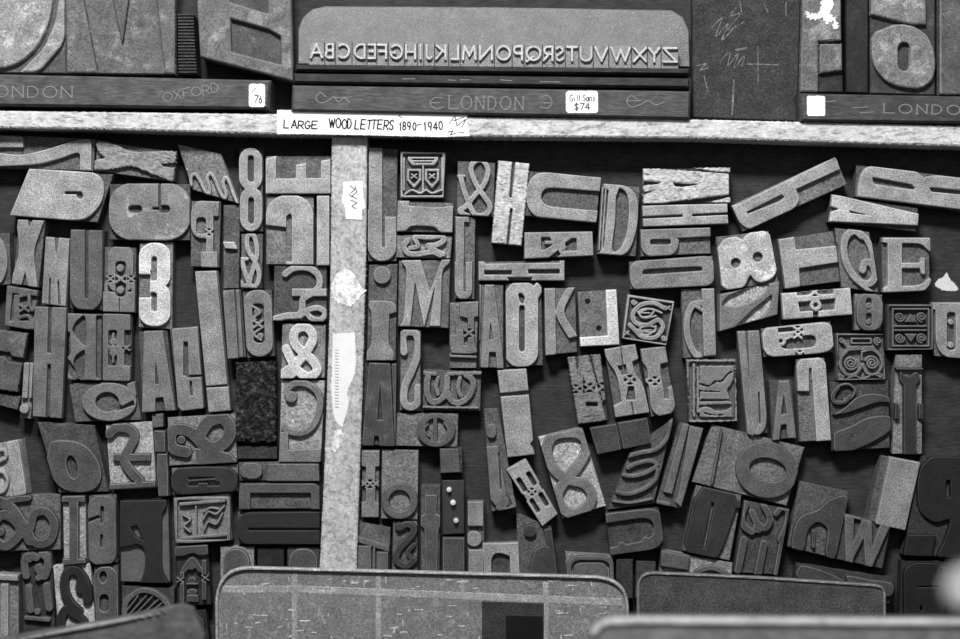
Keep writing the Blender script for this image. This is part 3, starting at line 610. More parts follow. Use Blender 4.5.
B('dark block with flowing script strokes like waves', (830,382,890,380,892,449,832,452),
  [S(3.4,838,388,833,395,835,402,845,402,850,396), S(2,834,396,838,387,848,384,855,390,851,398,844,399), PC(833,415,845,408,858,397,874,394,888,397,890,402,878,402,860,408,845,413), PC(834,434,852,426,868,418,886,416,892,420,890,430,872,442,850,451,836,451,834,445)], 74, 68)
B('narrow block with pale sides and cap around a dark fluted stem', (896,354,924,354,924,455,893,455),
  [PC(900,372,908,377,916,372,920,378,914,386,906,386,900,380), R(904,380,916,455), R(893,404,899,419), R(919,404,924,419), R(896,368,924,370)], 58, 104)

# ================================================================== right of the divider, lower part
B('narrow block with an ornamented I of paired diamonds beside the divider', (361,450,380,450,379,518,361,518),
  [P(362,451,380,451,379,466,375,467,375,502,379,504,379,518,361,518,361,503,366,502,366,467,361,466), star(370,484,4), star(364,484,3), star(376,484,3)], 116, 86)
B('block with a round ring-shaped letter o', (381,449,419,450,418,521,380,520), [E(399.5,501,18), n(E(399.5,501,11))], 92, 104)
B('small dark square block above the block of three bright dots', (439,448,463,447,463,474,439,475), [P(440,449,458,449,460,472,441,473)], 88, 64)
B('narrow dark block with a slab-ended stem, right of the ring-shaped o', (420,485,441,485,440,572,420,572),
  [P(425,495,437,495,436,514,441,516,441,526,438,528,437,572,426,572,425,528,421,526,421,516,425,514)], 84, 78)
B('dark metal-faced block with three bright dots', (441,480,465,480,465,535,442,536), [E(449,490,2.2), E(453,503,2.4), E(456,521,2.2)], 190, 52, 'm')
B('plain dark block below the three bright dots', (442,537,465,537,465,590,442,590), [R(443,538,465,590)], 78, 60)
B('narrow pale block with a lowercase i turned upside down, a ball on its foot', (467,501,485,501,485,590,467,590), [R(468,502,483,526), E(474,539,7.5), R(469,550,483,590)], 122, 84)
B('block with an arch-shaped pale letter n at the edge of the left zinc galley', (482,543,519,542,521,590,484,590),
  [P(483,543,519,542,520,551,520,590,511,590,510,556,498,552,491,556,491,590,484,590)], 136, 70)
B('dark block with a letter Y in shallow relief at the foot of the divider', (358,521,391,528,389,590,355,590),
  [P(357,536,389,546,389,552,357,542), R(373,548,375,590), R(356,546,371,590), R(377,552,388,590)], 96, 84)
B('dark block with a curling ornamented letter next to the letter Y', (392,521,418,521,418,590,391,590),
  [S(6,400,528,408,524,414,530,408,540,400,548,396,560,406,566,414,560), S(4,414,545,408,552,412,560), E(399,527,4)], 62, 84)
B('narrow leaning block with a hooked J and a dot, left of the square-dotted i', (483,409,499,408,517,508,491,513),
  [R(487,424,496,438,4.5), P(486,447,498,446,506,494,504,502,496,506,491,500), S(4,512,498,514,506,506,510,498,508), E(503,502,6), n(P(498,452,500,452,502,490,500,490))], 104, 84)
B('pale leaning block with an ornamented four-slotted slab letter, left of the big figure 8', (506,469,525,458,558,515,543,527),
  [lt('II',(506,469,525,458,558,515,543,527)), star(532,492,3.4)], 138, 60)
B('large pale-cornered block with a broad dark-edged figure 8', (538,437,583,427,607,507,562,520),
  [S(9.5,575,471,586,452,584,438,572,433,554,436,547,450,553,468,566,479,584,484,592,495,588,507,574,514,562,508,558,494,566,480,576,468)], 112, 152)
B('wide blank dark block with a split across it, above the script letter', (589,427,648,417,652,444,597,455), [P(590,428,616,424,621,451,597,455), P(618,423,648,418,651,443,624,450)], 70, 58)
B('block with a long-tailed script e', (630,452,674,418,655,505,608,511),
  [S(3.6,671,420,668,436,657,449,640,453,625,458,619,466,622,474,634,476,648,472,657,465,650,461,636,464,628,468), S(3.6,620,470,614,482,616,491,628,494,644,489,655,480,658,470), S(2,612,501,630,503,652,499)], 96, 76)
B('tall leaning block with an italic capital I', (681,422,704,428,681,510,656,504), [P(683,424,689,424,672,494,664,492), P(690,426,703,429,682,508,676,502,678,498), P(657,500,670,503,670,506,656,504)], 104, 78)
B('dark block with a rounded arch letter lying on its side', (605,513,660,507,665,550,610,556),
  [P(606,514,648,508,660,511,665,524,664,540,656,549,611,555,610,548,624,545,648,540,655,532,654,522,646,517,606,523), Ln(2,620,547,648,543), E(622,546,4), E(646,541,4)], 76, 66)
B('dark block with a heavy slotted letter Q', (696,485,743,495,731,562,683,552),
  [PC(704,486,722,486,735,494,736,506,730,526,722,548,712,560,698,560,687,550,685,530,692,504), n(P(711,502,715,503,706,549,702,548)), P(728,496,742,502,740,508,730,508)], 56, 96)
B('broad block with a wide ringed letter O and a plain left half', (712,424,806,447,788,507,692,483),
  [E(767,470,31,28,12), n(E(768,470,19,12,12)), Ln(1.5,722,430,712,484)], 90, 98)
B('slanted dark block with a flowing relief at the left of the small round-topped block', (516,514,552,526,560,590,517,590),
  [E(530,531,6), PC(534,552,546,546,554,556,558,575,550,590,538,590,530,570), P(544,530,552,528,558,560,550,556)], 66, 80)
B('small block with a pale outlined round-topped letter behind the left zinc galley', (565,553,614,556,615,600,566,600), [R(567,556,614,610,14,10,(1,1,0,0)), n(R(571,560,610,610,10,7,(1,1,0,0))), R(574,563,607,610,8,6,(1,1,0,0))], 88, 104)
B('plain dark block in the gap between the two zinc galleys', (616,559,634,559,634,600,616,600), [], 60, 56)
B('plain dark block tucked behind the left corner of the middle galley', (636,561,657,562,655,600,635,600), [], 66, 62)
B('pale scuffed block with an arched letter above the middle galley', (661,550,734,563,732,600,658,600), [S(5,692,585,698,572,712,568,726,574,732,586), P(662,551,690,556,688,570,660,566)], 92, 112)
B('dark block with an ornamented letter m with rounded feet', (744,500,790,509,778,576,734,574),
  [S(6,746,504,742,516,744,526,752,532), S(6,752,512,758,524,766,528,770,518,764,506), Ln(7,744,540,738,570), Ln(7,764,544,758,574), S(5,776,514,782,508,788,512,786,526,780,540), Ln(4,782,540,776,574), E(758,528,5)], 80, 68)
B('dark block with a letter a shaped like a tilted arch', (800,481,850,492,836,560,788,548),
  [PC(792,548,794,530,802,516,818,510,830,500,846,496,848,510,840,540,834,558,826,554,828,530,818,522,808,530,804,548,798,552), n(P(813,528,817,528,813,552,809,551)) , R(812,530,815,548,1)], 72, 80)
B('block with a letter W of sharp angled strokes', (843,513,893,525,884,570,834,560),
  [lt('W',(845,515,890,526,881,569,836,559),.2,.1), Ln(1.6,845,515,860,519), Ln(1.6,876,522,891,526)], 100, 66)
B('pale smooth stained blank block leaning beside the dark figure 9', (882,455,921,462,906,531,867,523), [P(890,457,921,463,906,531,876,524)], 128, 80)
B('large dark block with a heavy figure 9', (922,456,985,456,985,560,903,556),
  [PC(930,458,950,454,980,462,985,500,980,560,940,558,945,540,950,520,935,522,920,510,918,484,922,466), n(R(946,480,951,498,2)), P(905,535,936,535,932,556,904,556)], 40, 56)
B('dark block with carved foliage, above the middle galley and left of the round-shouldered block', (797,563,896,578,892,605,792,600),
  [PC(800,566,820,570,842,580,850,590,830,590,806,584,796,574), PC(846,576,870,580,892,584,890,596,868,594,850,586)], 72, 58)
B('nearly black block with a round-shouldered letter at the lower right', (902,561,948,561,944,640,900,640),
  [R(904,563,946,660,14,12,(1,1,0,0)), n(R(918,586,940,587.5)), n(R(920,606,923,611,1))], 36, 48)
B('dark block with rough carved figures under the seven-like pound letter', (178,612,206,610,210,650,180,650), [R(182,616,204,650,8)], 56, 44)
# ================================================================== single-stroke lettering
def arc(cx, cy, rx, ry, a0, a1, m=10):
    return [(cx + rx*math.cos(math.radians(a0+(a1-a0)*k/m)), cy + ry*math.sin(math.radians(a0+(a1-a0)*k/m))) for k in range(m+1)]
F1 = {
 'A': [[(0,1),(.5,0),(1,1)],[(.2,.65),(.8,.65)]], 'B': [[(0,0),(0,1)],[(0,0)]+arc(.55,.24,.35,.24,-90,90)+[(0,.48)],[(0,.48)]+arc(.6,.74,.4,.26,-90,90)+[(0,1)]],
 'C': [arc(.5,.5,.5,.5,-50,-310,16)], 'D': [[(0,0),(0,1)],[(0,0)]+arc(.3,.5,.65,.5,-90,90,14)+[(0,1)]], 'E': [[(1,0),(0,0),(0,1),(1,1)],[(0,.5),(.8,.5)]],
 'F': [[(1,0),(0,0),(0,1)],[(0,.5),(.8,.5)]], 'G': [arc(.5,.5,.5,.5,-45,-350,16)+[(.95,.58),(.6,.58)]], 'H': [[(0,0),(0,1)],[(1,0),(1,1)],[(0,.5),(1,.5)]],
 'I': [[(.5,0),(.5,1)]], 'J': [[(.8,0),(.8,.7)]+arc(.45,.72,.35,.28,0,150,8)], 'K': [[(0,0),(0,1)],[(.95,0),(0,.55)],[(.3,.4),(1,1)]], 'L': [[(0,0),(0,1),(.9,1)]],
 'M': [[(0,1),(.1,0),(.5,.75),(.9,0),(1,1)]], 'N': [[(0,1),(0,0),(1,1),(1,0)]], 'O': [arc(.5,.5,.5,.5,0,360,20)], 'P': [[(0,1),(0,0)]+arc(.55,.27,.4,.27,-90,90)+[(0,.54)]],
 'Q': [arc(.5,.5,.5,.5,0,360,20),[(.55,.75),(1,1.1)]], 'R': [[(0,1),(0,0)]+arc(.55,.27,.4,.27,-90,90)+[(0,.54)],[(.4,.54),(1,1)]],
 'S': [cr([(.9,.15),(.5,0),(.1,.2),(.3,.45),(.8,.62),(.85,.88),(.45,1),(.05,.85)],5)], 'T': [[(0,0),(1,0)],[(.5,0),(.5,1)]], 'U': [[(0,0),(0,.65)]+arc(.5,.65,.5,.35,180,0,10)+[(1,0)]],
 'V': [[(0,0),(.5,1),(1,0)]], 'W': [[(0,0),(.27,1),(.5,.15),(.73,1),(1,0)]], 'X': [[(0,0),(1,1)],[(1,0),(0,1)]], 'Y': [[(0,0),(.5,.5),(1,0)],[(.5,.5),(.5,1)]], 'Z': [[(0,0),(1,0),(0,1),(1,1)]],
 '0': [arc(.5,.5,.4,.5,0,360,16)], '1': [[(.25,.2),(.5,0),(.5,1)]], '8': [arc(.5,.25,.32,.25,0,360,14),arc(.5,.75,.4,.25,0,360,14)], '9': [arc(.5,.3,.38,.3,0,360,14),[(.88,.3),(.7,1)]],
 '4': [[(.7,1),(.7,0),(0,.7),(1,.7)]], '6': [arc(.5,.7,.38,.3,0,360,14),[(.12,.65),(.5,0)]], '7': [[(0,0),(1,0),(.35,1)]], '2': [cr([(.1,.2),(.5,0),(.9,.25),(.5,.6),(.05,1)],4)+[(1,1)]],
 '-': [[(.1,.5),(.9,.5)]], '/': [[(.9,0),(.1,1)]], '$': [cr([(.9,.2),(.5,.05),(.1,.25),(.5,.5),(.9,.75),(.5,.95),(.1,.8)],4),[(.5,-.1),(.5,1.1)]],
 'a': [arc(.45,.7,.38,.3,0,360,12),[(.85,.42),(.85,1)]], 'o': [arc(.5,.7,.4,.3,0,360,12)], 's': [cr([(.8,.5),(.4,.4),(.3,.6),(.75,.8),(.6,1),(.15,.95)],4)], 'n': [[(0,1),(0,.45)],[(0,.6)]+arc(.45,.65,.45,.25,180,360,8)+[(.9,1)]],
 'i': [[(.5,.45),(.5,1)]], 'r': [[(.1,1),(.1,.45)],[(.1,.65),(.4,.45),(.8,.5)]], 'e': [arc(.5,.72,.4,.28,0,-320,12)+[]], 'l': [[(.5,0),(.5,1)]], 'g': [arc(.5,.65,.35,.25,0,360,12),[(.85,.5),(.85,1.2),(.3,1.3)]],
}
def word(text, x0, y0, x1, y1, h, w=.9, gap=.28, jit=0.0, mirror=False, serif=False, slant=0.0):
    """stroke lettering along the line (x0,y0)-(x1,y1), which is its base line, in photo pixels"""
    rs = random.Random(text); L = math.dist((x0, y0), (x1, y1)); ux, uy = (x1-x0)/L, (y1-y0)/L; vx, vy = -uy, ux
    wd = {'I': .35, 'i': .3, 'l': .3, '1': .5, ' ': .55, 'M': 1.2, 'W': 1.3, 'O': 1.1, '-': .6}
    tot = sum(wd.get(c, .85) + gap for c in text) - gap
    k = L/tot; x = 0; ops = []
    for c in text:
        cw = wd.get(c, .85)*k
        jx, jy, js = rs.uniform(-jit, jit)*h, rs.uniform(-jit, jit)*h, 1 + rs.uniform(-jit, jit)
        for st in F1.get(c, []):
            pts = []
            for (u, v) in st:
                if mirror: u = 1-u
                a = x + u*cw + jx - slant*(v-1)*h; b_ = (v-1)*h*js + jy
                pts.append((x0 + ux*a + vx*b_, y0 + uy*a + vy*b_))
            ops.append((1, 'S', pts, w))
            if serif:
                for e in (st[0], st[-1]):
                    if e[1] in (0, 1) and c not in 'OCDGQS':
                        u = 1-e[0] if mirror else e[0]
                        a = x + u*cw - slant*(e[1]-1)*h; b_ = (e[1]-1)*h
                        ops.append((1, 'S', [(x0+ux*(a-1.4)+vx*b_, y0+uy*(a-1.4)+vy*b_), (x0+ux*(a+1.4)+vx*b_, y0+uy*(a+1.4)+vy*b_)], w*.8))
        x += cw + gap*k
    return ops

# ================================================================== the case: base board, cross rail, divider
def T(name, label, cat, poly, z1, tone, mat, z0=0.0, group=None, part=None, bev=.8, bz=.0012, anchor=None):
    pts = q4(poly) if not isinstance(poly[0], tuple) else poly
    cx = sum(p[0] for p in pts)/len(pts); cy = sum(p[1] for p in pts)/len(pts)
    ang = math.atan2(-(pts[1][1]-pts[0][1]), pts[1][0]-pts[0][0])
    if abs(ang) > .5: ang = 0
    loc, lf = frame_of(cx, cy, ang, z0, z1)
    root = thing(name, label, cat, loc, ang, group)
    if part:
        v, f = prism(pts, z0, z1, lf, bev, bz); mesh_obj(part, v, f, mat, root, tone)
    return root, lf, pts

tray, lft, _ = T('type_case', 'wooden type case with stained back board, whitened cross rail and upright divider', 'type case', (-150,-150,1110,-150,1110,900,-150,900), 0.0001, 60, M_PLANK)
# base board
loc0, lf0 = frame_of(480, 375, 0, 0, 0)
tray.location = loc0
v, f = prism(q4((-150,-150,1110,-150,1110,900,-150,900)), -.012, 0.0, lf0, .5)
mesh_obj('base_board', v, f, M_PLANK, tray, 56)
def lfz(z):                                        # pixel read at height z -> local frame of the case
    def g(x, y, zz):
        a, b_, _ = W(x, y, z); return (a-loc0[0], b_-loc0[1], zz)
    return g
RZ = .040
raised('cross_rail', [P(-60,110,278,114,470,117,700,119.5,960,126,1030,128,1030,148,960,146,860,143,700,138,470,136,278,134,100,129,-60,127)], None, RZ, 0.0, lfz(RZ), M_PAINT, tray, 186, cell=2.0, rough=.5, bev=1.6, wall=.6, lip=.0012, label='whitened cross rail')
DZ = .030
raised('divider_slat', [P(332,136,367,136,366,250,362,400,354,640,316,640,324,480,330,300)], None, DZ, 0.0, lfz(DZ), M_PAINTV, tray, 166, cell=1.6, rough=.45, bev=1.4, wall=.6, lip=.0009, label='upright divider with peeling white paint')
def paper(name, ops, z, tone, label, parent, lf, mat=None, th=.0006, cell=.9, rough=.25):
    return raised(name, ops, None, z+th, z-.0008, lf, mat or M_PAPER, parent, tone, cell=cell, rough=rough, bev=.3, wall=.3, lip=.0001, label=label)
def ink(name, ops, z, tone, parent, lf, th=.0003, cell=.45, label=None):
    return raised(name, ops, None, z+th, z-.0001, lf, M_INK, parent, tone, cell=cell, bev=.15, wall=.15, lip=.00005, label=label)
LZ = RZ + .0012
strip = paper('paper_label', [P(277,110,330,111,400,110,462,111,468,114,466,122,470,136,440,137,360,135,300,134,277,134)], RZ, 225, 'torn white paper label written LARGE WOOD LETTERS 1890-1940', tray, lfz(LZ), th=.0012)
ops = word('LARGE', 284, 128, 317, 128.5, 8, 1.2, jit=.06, slant=.05) + word('WOOD', 329, 128, 351, 128.5, 9, 1.2, jit=.06) + word('LETTERS', 355, 128.5, 393, 129.5, 9, 1.2, jit=.06, slant=.1) + word('1890', 399, 130, 416, 130, 7.5, 1.1, jit=.05) + [Ln(.9, 417,125,421,124.5)] + word('1940', 424, 130, 443, 129.5, 8, 1.1, jit=.06)
ops += [Ln(.6, 449,124,455,116,457,126), Ln(.6,453,121,464,117), Ln(.6,457,126,466,119,462,127), Ln(.6,448,132,453,131,450,135,456,133), Ln(.6,458,132,464,133), Ln(.6, 402,118,399,116,401,114)]
ink('handwriting', ops, LZ, 30, strip, lfz(LZ))
pl = paper('paper_label', [P(343,182,363,181,363,196,366,208,362,210,362,220,346,219,345,206,341,202,343,194)], DZ, 214, 'white paper scrap on the divider', tray, lfz(DZ+.0006))
ink('handwriting', [Ln(.6,350,186,355,189,351,193), Ln(.6,355,186,357,192,352,196,357,199), Ln(.6,351,200,357,203,352,206,356,209), Ln(.6,349,194,352,197)], DZ+.0006, 70, pl, lfz(DZ+.0006))
paper('paint_patch', [PC(335,276,344,270,352,272,357,280,362,288,366,290,362,295,358,300,350,306,342,304,334,300,331,288)], DZ, 212, 'peeling white patch', tray, lfz(DZ), M_PAINTV, th=.0005, rough=.9)
pl = paper('paper_label', [P(333,334,355,333,356,366,354,378,346,392,350,402,342,428,334,420,331,390)], DZ, 210, 'worn printed paper label', tray, lfz(DZ+.0006), rough=.4)
ink('printing', [Ln(.45,335,y,338.5,y+.2) for y in range(350,410,3)], DZ+.0006, 120, pl, lfz(DZ+.0006))
paper('paint_patch', [PC(334,434,340,430,344,436,341,444,336,452,332,448)], DZ, 206, 'peeling white patch', tray, lfz(DZ), M_PAINTV, th=.0005, rough=.8)

paper('paint_patch', [PC(935,286,938,280,943,277,947,273,950,279,955,284,958,290,950,291,942,290)], 0.0, 190, 'small white chip stuck on the back board', tray, lfz(.0006), rough=.5)
# ================================================================== above the rail
BZ = .046
def stamped(root, lf, ops, z, tone=128, cell=.5):
    return raised('stamped_lettering', ops, None, z+.0004, z-.0002, lf, M_PAPER, root, tone, cell=cell, bev=.25, wall=.25, lip=.0002)
def bar(label, poly, z, tone, words, top=None, group='stamped wooden bars above the rail'):
    root, lf, pts = T('stamped_bar', label, 'wooden bar', poly, z, tone, M_PLANK, part='bar_body', group=group, bev=2.2, bz=.004)
    for wd in words: stamped(root, lf, wd, z)
    return root, lf
r1, lf1 = bar('long dark wooden bar stamped ONDON and OXFORD, white sticker at its end', (-40,73,271,80,269,109,-40,105), BZ, 84,
  [word('ONDON', -6, 97, 72, 98, 11, .9, .35, serif=True) + word('OXFORD', 164, 102, 219, 92, 9, .8, .2, jit=.05)])
st = paper('sticker', [R(249,84,265,107,2.5)], BZ, 232, 'white rounded price sticker', r1, lf1)
ink('handwriting', [Ln(.6,252,92,256,88)] + word('76', 254, 102, 262, 103, 7, .9, jit=.05), BZ+.0006, 60, st, lf1)
r2, lf2 = bar('middle dark wooden bar stamped LONDON between two scrolls with a white price sticker', (292,85,691,91,690,119,291,111), BZ, 84,
  [word('LONDON', 449, 109, 523, 110, 13, .9, .45, serif=True), [S(.8,442,98,434,98,430,104,436,109,444,107), Ln(.8,430,103,440,103)], [S(.8,540,97,548,96,552,102,548,108,540,107), Ln(.8,544,103,550,103)],
   [S(.8,326,97,320,93,316,98,320,103,328,101,334,97,338,102,344,98,350,103), Ln(.6,334,98,352,97)], [S(.8,637,99,631,96,627,101,631,107,640,105,648,101,656,105,664,102), Ln(.7,626,101,640,101)]])
st = paper('sticker', [R(566,91,598,113,3)], BZ, 232, 'white rounded price sticker reading 74', r2, lf2)
ink('handwriting', word('Gill', 570, 101, 580, 101, 6, .7, jit=.05) + word('Sans', 583, 101, 595, 101, 6, .7) + word('$74', 574, 110, 590, 110, 6.5, .9, jit=.05), BZ+.0006, 70, st, lf2, cell=.4)
r3, lf3 = bar('right-hand dark wooden bar stamped LONDON with a blank white square sticker', (799,93,1010,97,1010,124,801,121), BZ, 74,
  [word('LONDON', 884, 113, 975, 115, 9, .9, .45, serif=True), [Ln(.7,826,102,836,101)], [Ln(.7,852,108,868,107)], [Ln(.7,860,113,874,112)]])
paper('sticker', [R(807,96,825,116,2)], BZ, 236, 'blank white square sticker', r3, lf3)

# narrow moulding strips and the metal plate behind the alphabet
bar('grooved wooden moulding strip lying along the top of the middle LONDON bar', (293,73,690,78,690,88,293,83), .042, 62, [[Ln(.7,448,80,456,80.5)], [Ln(.7,460,80,470,80)], [Ln(.7,500,80,512,81)], [Ln(.7,540,82,560,82)], [Ln(.7,402,79,415,79)]], group='moulding strips under the metal alphabet')
bar('plain wooden moulding strip directly under the row of metal capitals', (295,64,690,68,690,75,295,71), .038, 58, [], group='moulding strips under the metal alphabet')
root, lf, pts = T('metal_plate', 'wide grey metal plate with clipped top corners behind the row of metal capitals', 'metal plate', [(298,64),(298,28),(303,17),(312,9),(326,6),(500,7),(672,10),(683,17),(689,30),(690,67)], .012, 104, M_METAL, part='plate_body')
# twenty-six cast capitals
AX = [(310,323),(325.5,334),(336,350),(353.5,365.5),(368,376),(377.5,387),(389.5,403),(405.5,416),(418.5,422.5),(425,433.5),(435.5,446.5),(450.5,459),(462,476.5),(479,493),(496,511),(513.5,523),(525.5,541.5),(543.5,553.5),(555.5,564.5),(566.5,578),(580,592.5),(594.5,608.5),(609.5,631),(633,647),(648.5,660.5),(662.5,678)]
for k, ch in enumerate('ABCDEFGHIJKLMNOPQRSTUVWXYZ'):
    a, b_ = AX[k]
    x0 = 308.5 if k == 0 else (AX[k-1][1]+a)/2; x1 = 679 if k == 25 else (b_+AX[k+1][0])/2
    dy = (a-310)*.0122
    z = .032
    loc, l_ = frame_of((x0+x1)/2, 53+dy, 0, .0125, z)
    g = thing('metal_sort', 'cast metal type piece with a mirrored capital %s in the alphabet row' % ch, 'metal type', loc, 0, 'cast metal capitals in alphabetical row')
    v, f = prism([(x0+.15,41+dy),(x1-.15,41+dy),(x1-.15,64.5+dy),(x0+.15,64.5+dy)], .0125, z-.0035, l_, .4)
    mesh_obj('sort_body', v, f, M_METAL, g, 112)
    ops = []
    for s in F1[ch]:
        ops.append((1, 'S', [(b_-u*(b_-a)*.86-1.0, 44+dy+vv*13.5) if ch != 'I' else ((a+b_)/2, 44+dy+vv*13.5) for u, vv in s], 2.1))
    raised('raised_letter', ops, None, z, z-.0038, l_, M_METAL, g, 160, cell=.5, bev=.45, wall=.45)

# big display letters standing above the left bar, and blocks above the right bar
gp = 'giant display letters above the rail'
def big(label, quad, ops, f, b, t='w', zb=.030, zt=.036, cell=1.2, rough=.25, name='display_letter_block'):
    pts = q4(quad); cx = sum(p[0] for p in pts)/len(pts); cy = sum(p[1] for p in pts)/len(pts)
    ang = math.atan2(-(pts[1][1]-pts[0][1]), pts[1][0]-pts[0][0])
    loc, lf = frame_of(cx, cy, ang, 0, zt)
    root = thing(name, label, 'display letter', loc, ang, gp)
    v, fc = prism(inset(pts, .4), 0, zb, lf, 1, .001); mesh_obj('block_body', v, fc, M_WORN, root, b)
    if ops: raised('raised_letter', ops, inset(pts, .4), zt, zb-.0003, lf, MATS[t], root, f, cell=cell, rough=rough, bev=1.3, wall=1.0, lip=.001)
    return root, lf
big('giant letter block with a broad round bowl, in the top left corner', (-60,-60,64,-60,65,73,-60,72),
    [E(-4,-4,56,72), P(57,-60,64,-60,64,42,38,72,20,72,44,48,56,20,60,-10)], 132, 84)
big('giant display letter block with a pointed wedge shape and a pale scuffed lower half', (65,-60,175,-60,175,74,66,73),
    [P(65,-60,72,-60,97,74,66,74), P(100,-60,136,-60,122,42), P(150,-60,176,-60,176,74,165,74)], 96, 92)
root, lf = big('dark ribbed metal strip wedged between the wedge letter block and the leaning panel block', (176,13,193,13,197,74,177,74), [], 60, 52, name='ribbed_strip')
root['category'] = 'ribbed strip'
raised('ribs', [Ln(1.5,177.5,y,192+(y-13)*.06,y) for y in [14+3.2*k for k in range(19)]], None, .0315, .0296, lf, M_METAL, root, 52, cell=.6, bev=.4, wall=.5)
big('giant slab-letter block leaning over the right end of the OXFORD bar', (193,-60,290,-60,293,81,200,57),
    [P(194,-60,291,-60,293,81,200,57), n(P(230,18,269,29,281,36,281,65,231,52)), n(P(214,-60,268,-60,268,14,229,2))], 100, 76, rough=.15)
root, lf, pts = T('slate_board', 'dark board with faint chalk scribbles, right of the metal plate', 'slate', (692,-60,803,-60,799,121,693,117), .016, 66, M_BODY, part='slate_panel')
def chalk(c):
    return paper('chalk_marks', c, .016, 104, 'faint chalk scribbles', root, lf, M_ROUGH, th=.0002, cell=.6, rough=.3)
chalk([Ln(1,758,46,758,84), Ln(1.4,748,64,778,65), S(1.2,712,28,722,18,716,36,728,24,722,40,734,28), S(1,720,62,730,52,728,66,738,54,734,68,744,56,742,66), Ln(2.2,736,50,746,48), Ln(2,734,80,732,114), S(1.2,697,66,706,64,700,70,708,68), Ln(1,740,2,742,14), Ln(1,786,2,786,16), Ln(1.2,704,76,708,92), S(1,736,8,730,16,740,14,728,30,744,22), Ln(1.2,764,4,768,12)])
root, lf = big('tall grey display block with flaking white paint and a small square slab', (804,-60,841,-60,845,92,800,92),
    [P(804,-60,841,-60,841,40,818,41,818,92,800,92), P(820,44,842,44,842,70,820,73)], 100, 44)
paper('paint_patch', [PC(822,-2,830,-4,834,4,830,12,836,20,830,22,826,25,822,18,814,20,808,18,806,12,814,14,820,10), PC(834,20,838,24,836,30,832,26)], .036, 206, 'flaking white paint', root, lf, M_PAPER, rough=1.2, cell=.7)
big('black upright blank block in the shade between the square slab and the giant O', (846,-60,870,-60,870,93,847,92), [], 40, 42)
big('giant display block with a heavy rounded letter O with a slot, above the right-hand bar', (871,-60,937,-60,937,95,871,93),
    [PC(893,25,912,26,927,36,934,52,935,70,930,82,918,88,900,86,886,80,875,66,872,48,876,32), n(R(898,42,911,71,6,7)), P(871,-60,926,-60,926,24,912,24,871,14)], 112, 62)
big('upright grey display block at the right edge, beside the giant O', (938,-60,1010,-60,1010,96,938,95), [P(940,-60,1010,-60,1010,95,940,94)], 84, 60)

# ================================================================== galleys and trays lying over the lower edge
GZ0, GZ1 = .0236, .0300
GR = .040
def galley(label, outline, inner, tone, mat, z0, z1, zr, group=None, name='galley_tray'):
    cx = sum(p[0] for p in outline)/len(outline); cy = sum(p[1] for p in outline)/len(outline)
    loc, lf = frame_of(cx, cy, 0, z0, zr)
    root = thing(name, label, 'galley tray', loc, 0, group)
    v, f = prism(outline, z0, z1, lf, .8, .0008); mesh_obj('tray_plate', v, f, mat, root, tone)
    raised('raised_rim', [P(outline), n(P(inner))], None, zr, z1-.0003, lf, M_ZINC, root, tone+30, cell=1.4, bev=.9, wall=.5, rough=.15, lip=.0008)
    return root, lf
ou = [(216,700),(215,597),(219,582),(229,571),(243,567),(400,571),(600,576.5),(614,580),(624,588),(629,602),(628,700)]
inn = [(218.5,698),(217.5,598),(221,584),(230,573.6),(244,569.8),(400,573.8),(599,579),(612,582.5),(622,590),(626.5,603),(625.5,698)]
g1, lg = galley('wide speckled zinc tray with painted grid lines and a dark square hole', ou, inn, 112, M_ZINC, GZ0, .031, .035)
raised('painted_grid_lines', [Ln(7,222,590,300,590,400,594,520,599,624,603), Ln(5,294,576,294,700), Ln(4.5,378,578,378,700), Ln(5,546,582,546,700), Ln(3,462,582,463,598)], [(222,577),(300,573),(622,586),(623,700),(221,700)], .0313, .0309, lg, M_ZINC, g1, 136, cell=1.2, rough=.6, bev=.5, wall=.5, lip=.0001)
rs = random.Random(5); sc_ = []
for k in range(70):
    x = rs.uniform(225, 480) if k < 50 else rs.uniform(548, 618); y = rs.choice((rs.uniform(578, 590), rs.uniform(606, 638), rs.uniform(612, 638))); l_ = rs.uniform(1, 11)
    if rs.random() < .25: sc_.append(Ln(rs.uniform(.5, 1.2), x, y, x + rs.uniform(-1, 1), y + l_*.5))
    else: sc_.append(Ln(rs.uniform(.5, 1.4), x, y, x + l_, y + rs.uniform(-1, 1)))
raised('pale_scratches', sc_, None, .0314, .0309, lg, M_ZINC, g1, 158, cell=.7, rough=.3, bev=.3, wall=.3, lip=.0001)['kind'] = 'stuff'
v, f = prism([(482,602),(544,604),(544,700),(482,700)], .031, .0314, lg, .3, .0001); mesh_obj('worn_patch', v, f, M_BODY, g1, 62)
v, f = prism([(506,616),(543,617),(543,700),(506,700)], .0314, .0318, lg, .3, .0001); mesh_obj('dark_opening', v, f, M_INK, g1, 22)
ou = [(638,700),(637,583),(642,575),(649,572),(760,577),(880,585),(886,590),(886,700)]
inn = [(640,698),(639.5,584),(643,577.5),(650,574.5),(760,579.5),(879,587.5),(884,591),(884,698)]
galley('plain dark galley tray with a pale chipped top edge, at the lower right', ou, inn, 80, M_BODY, GZ0, .033, .035)

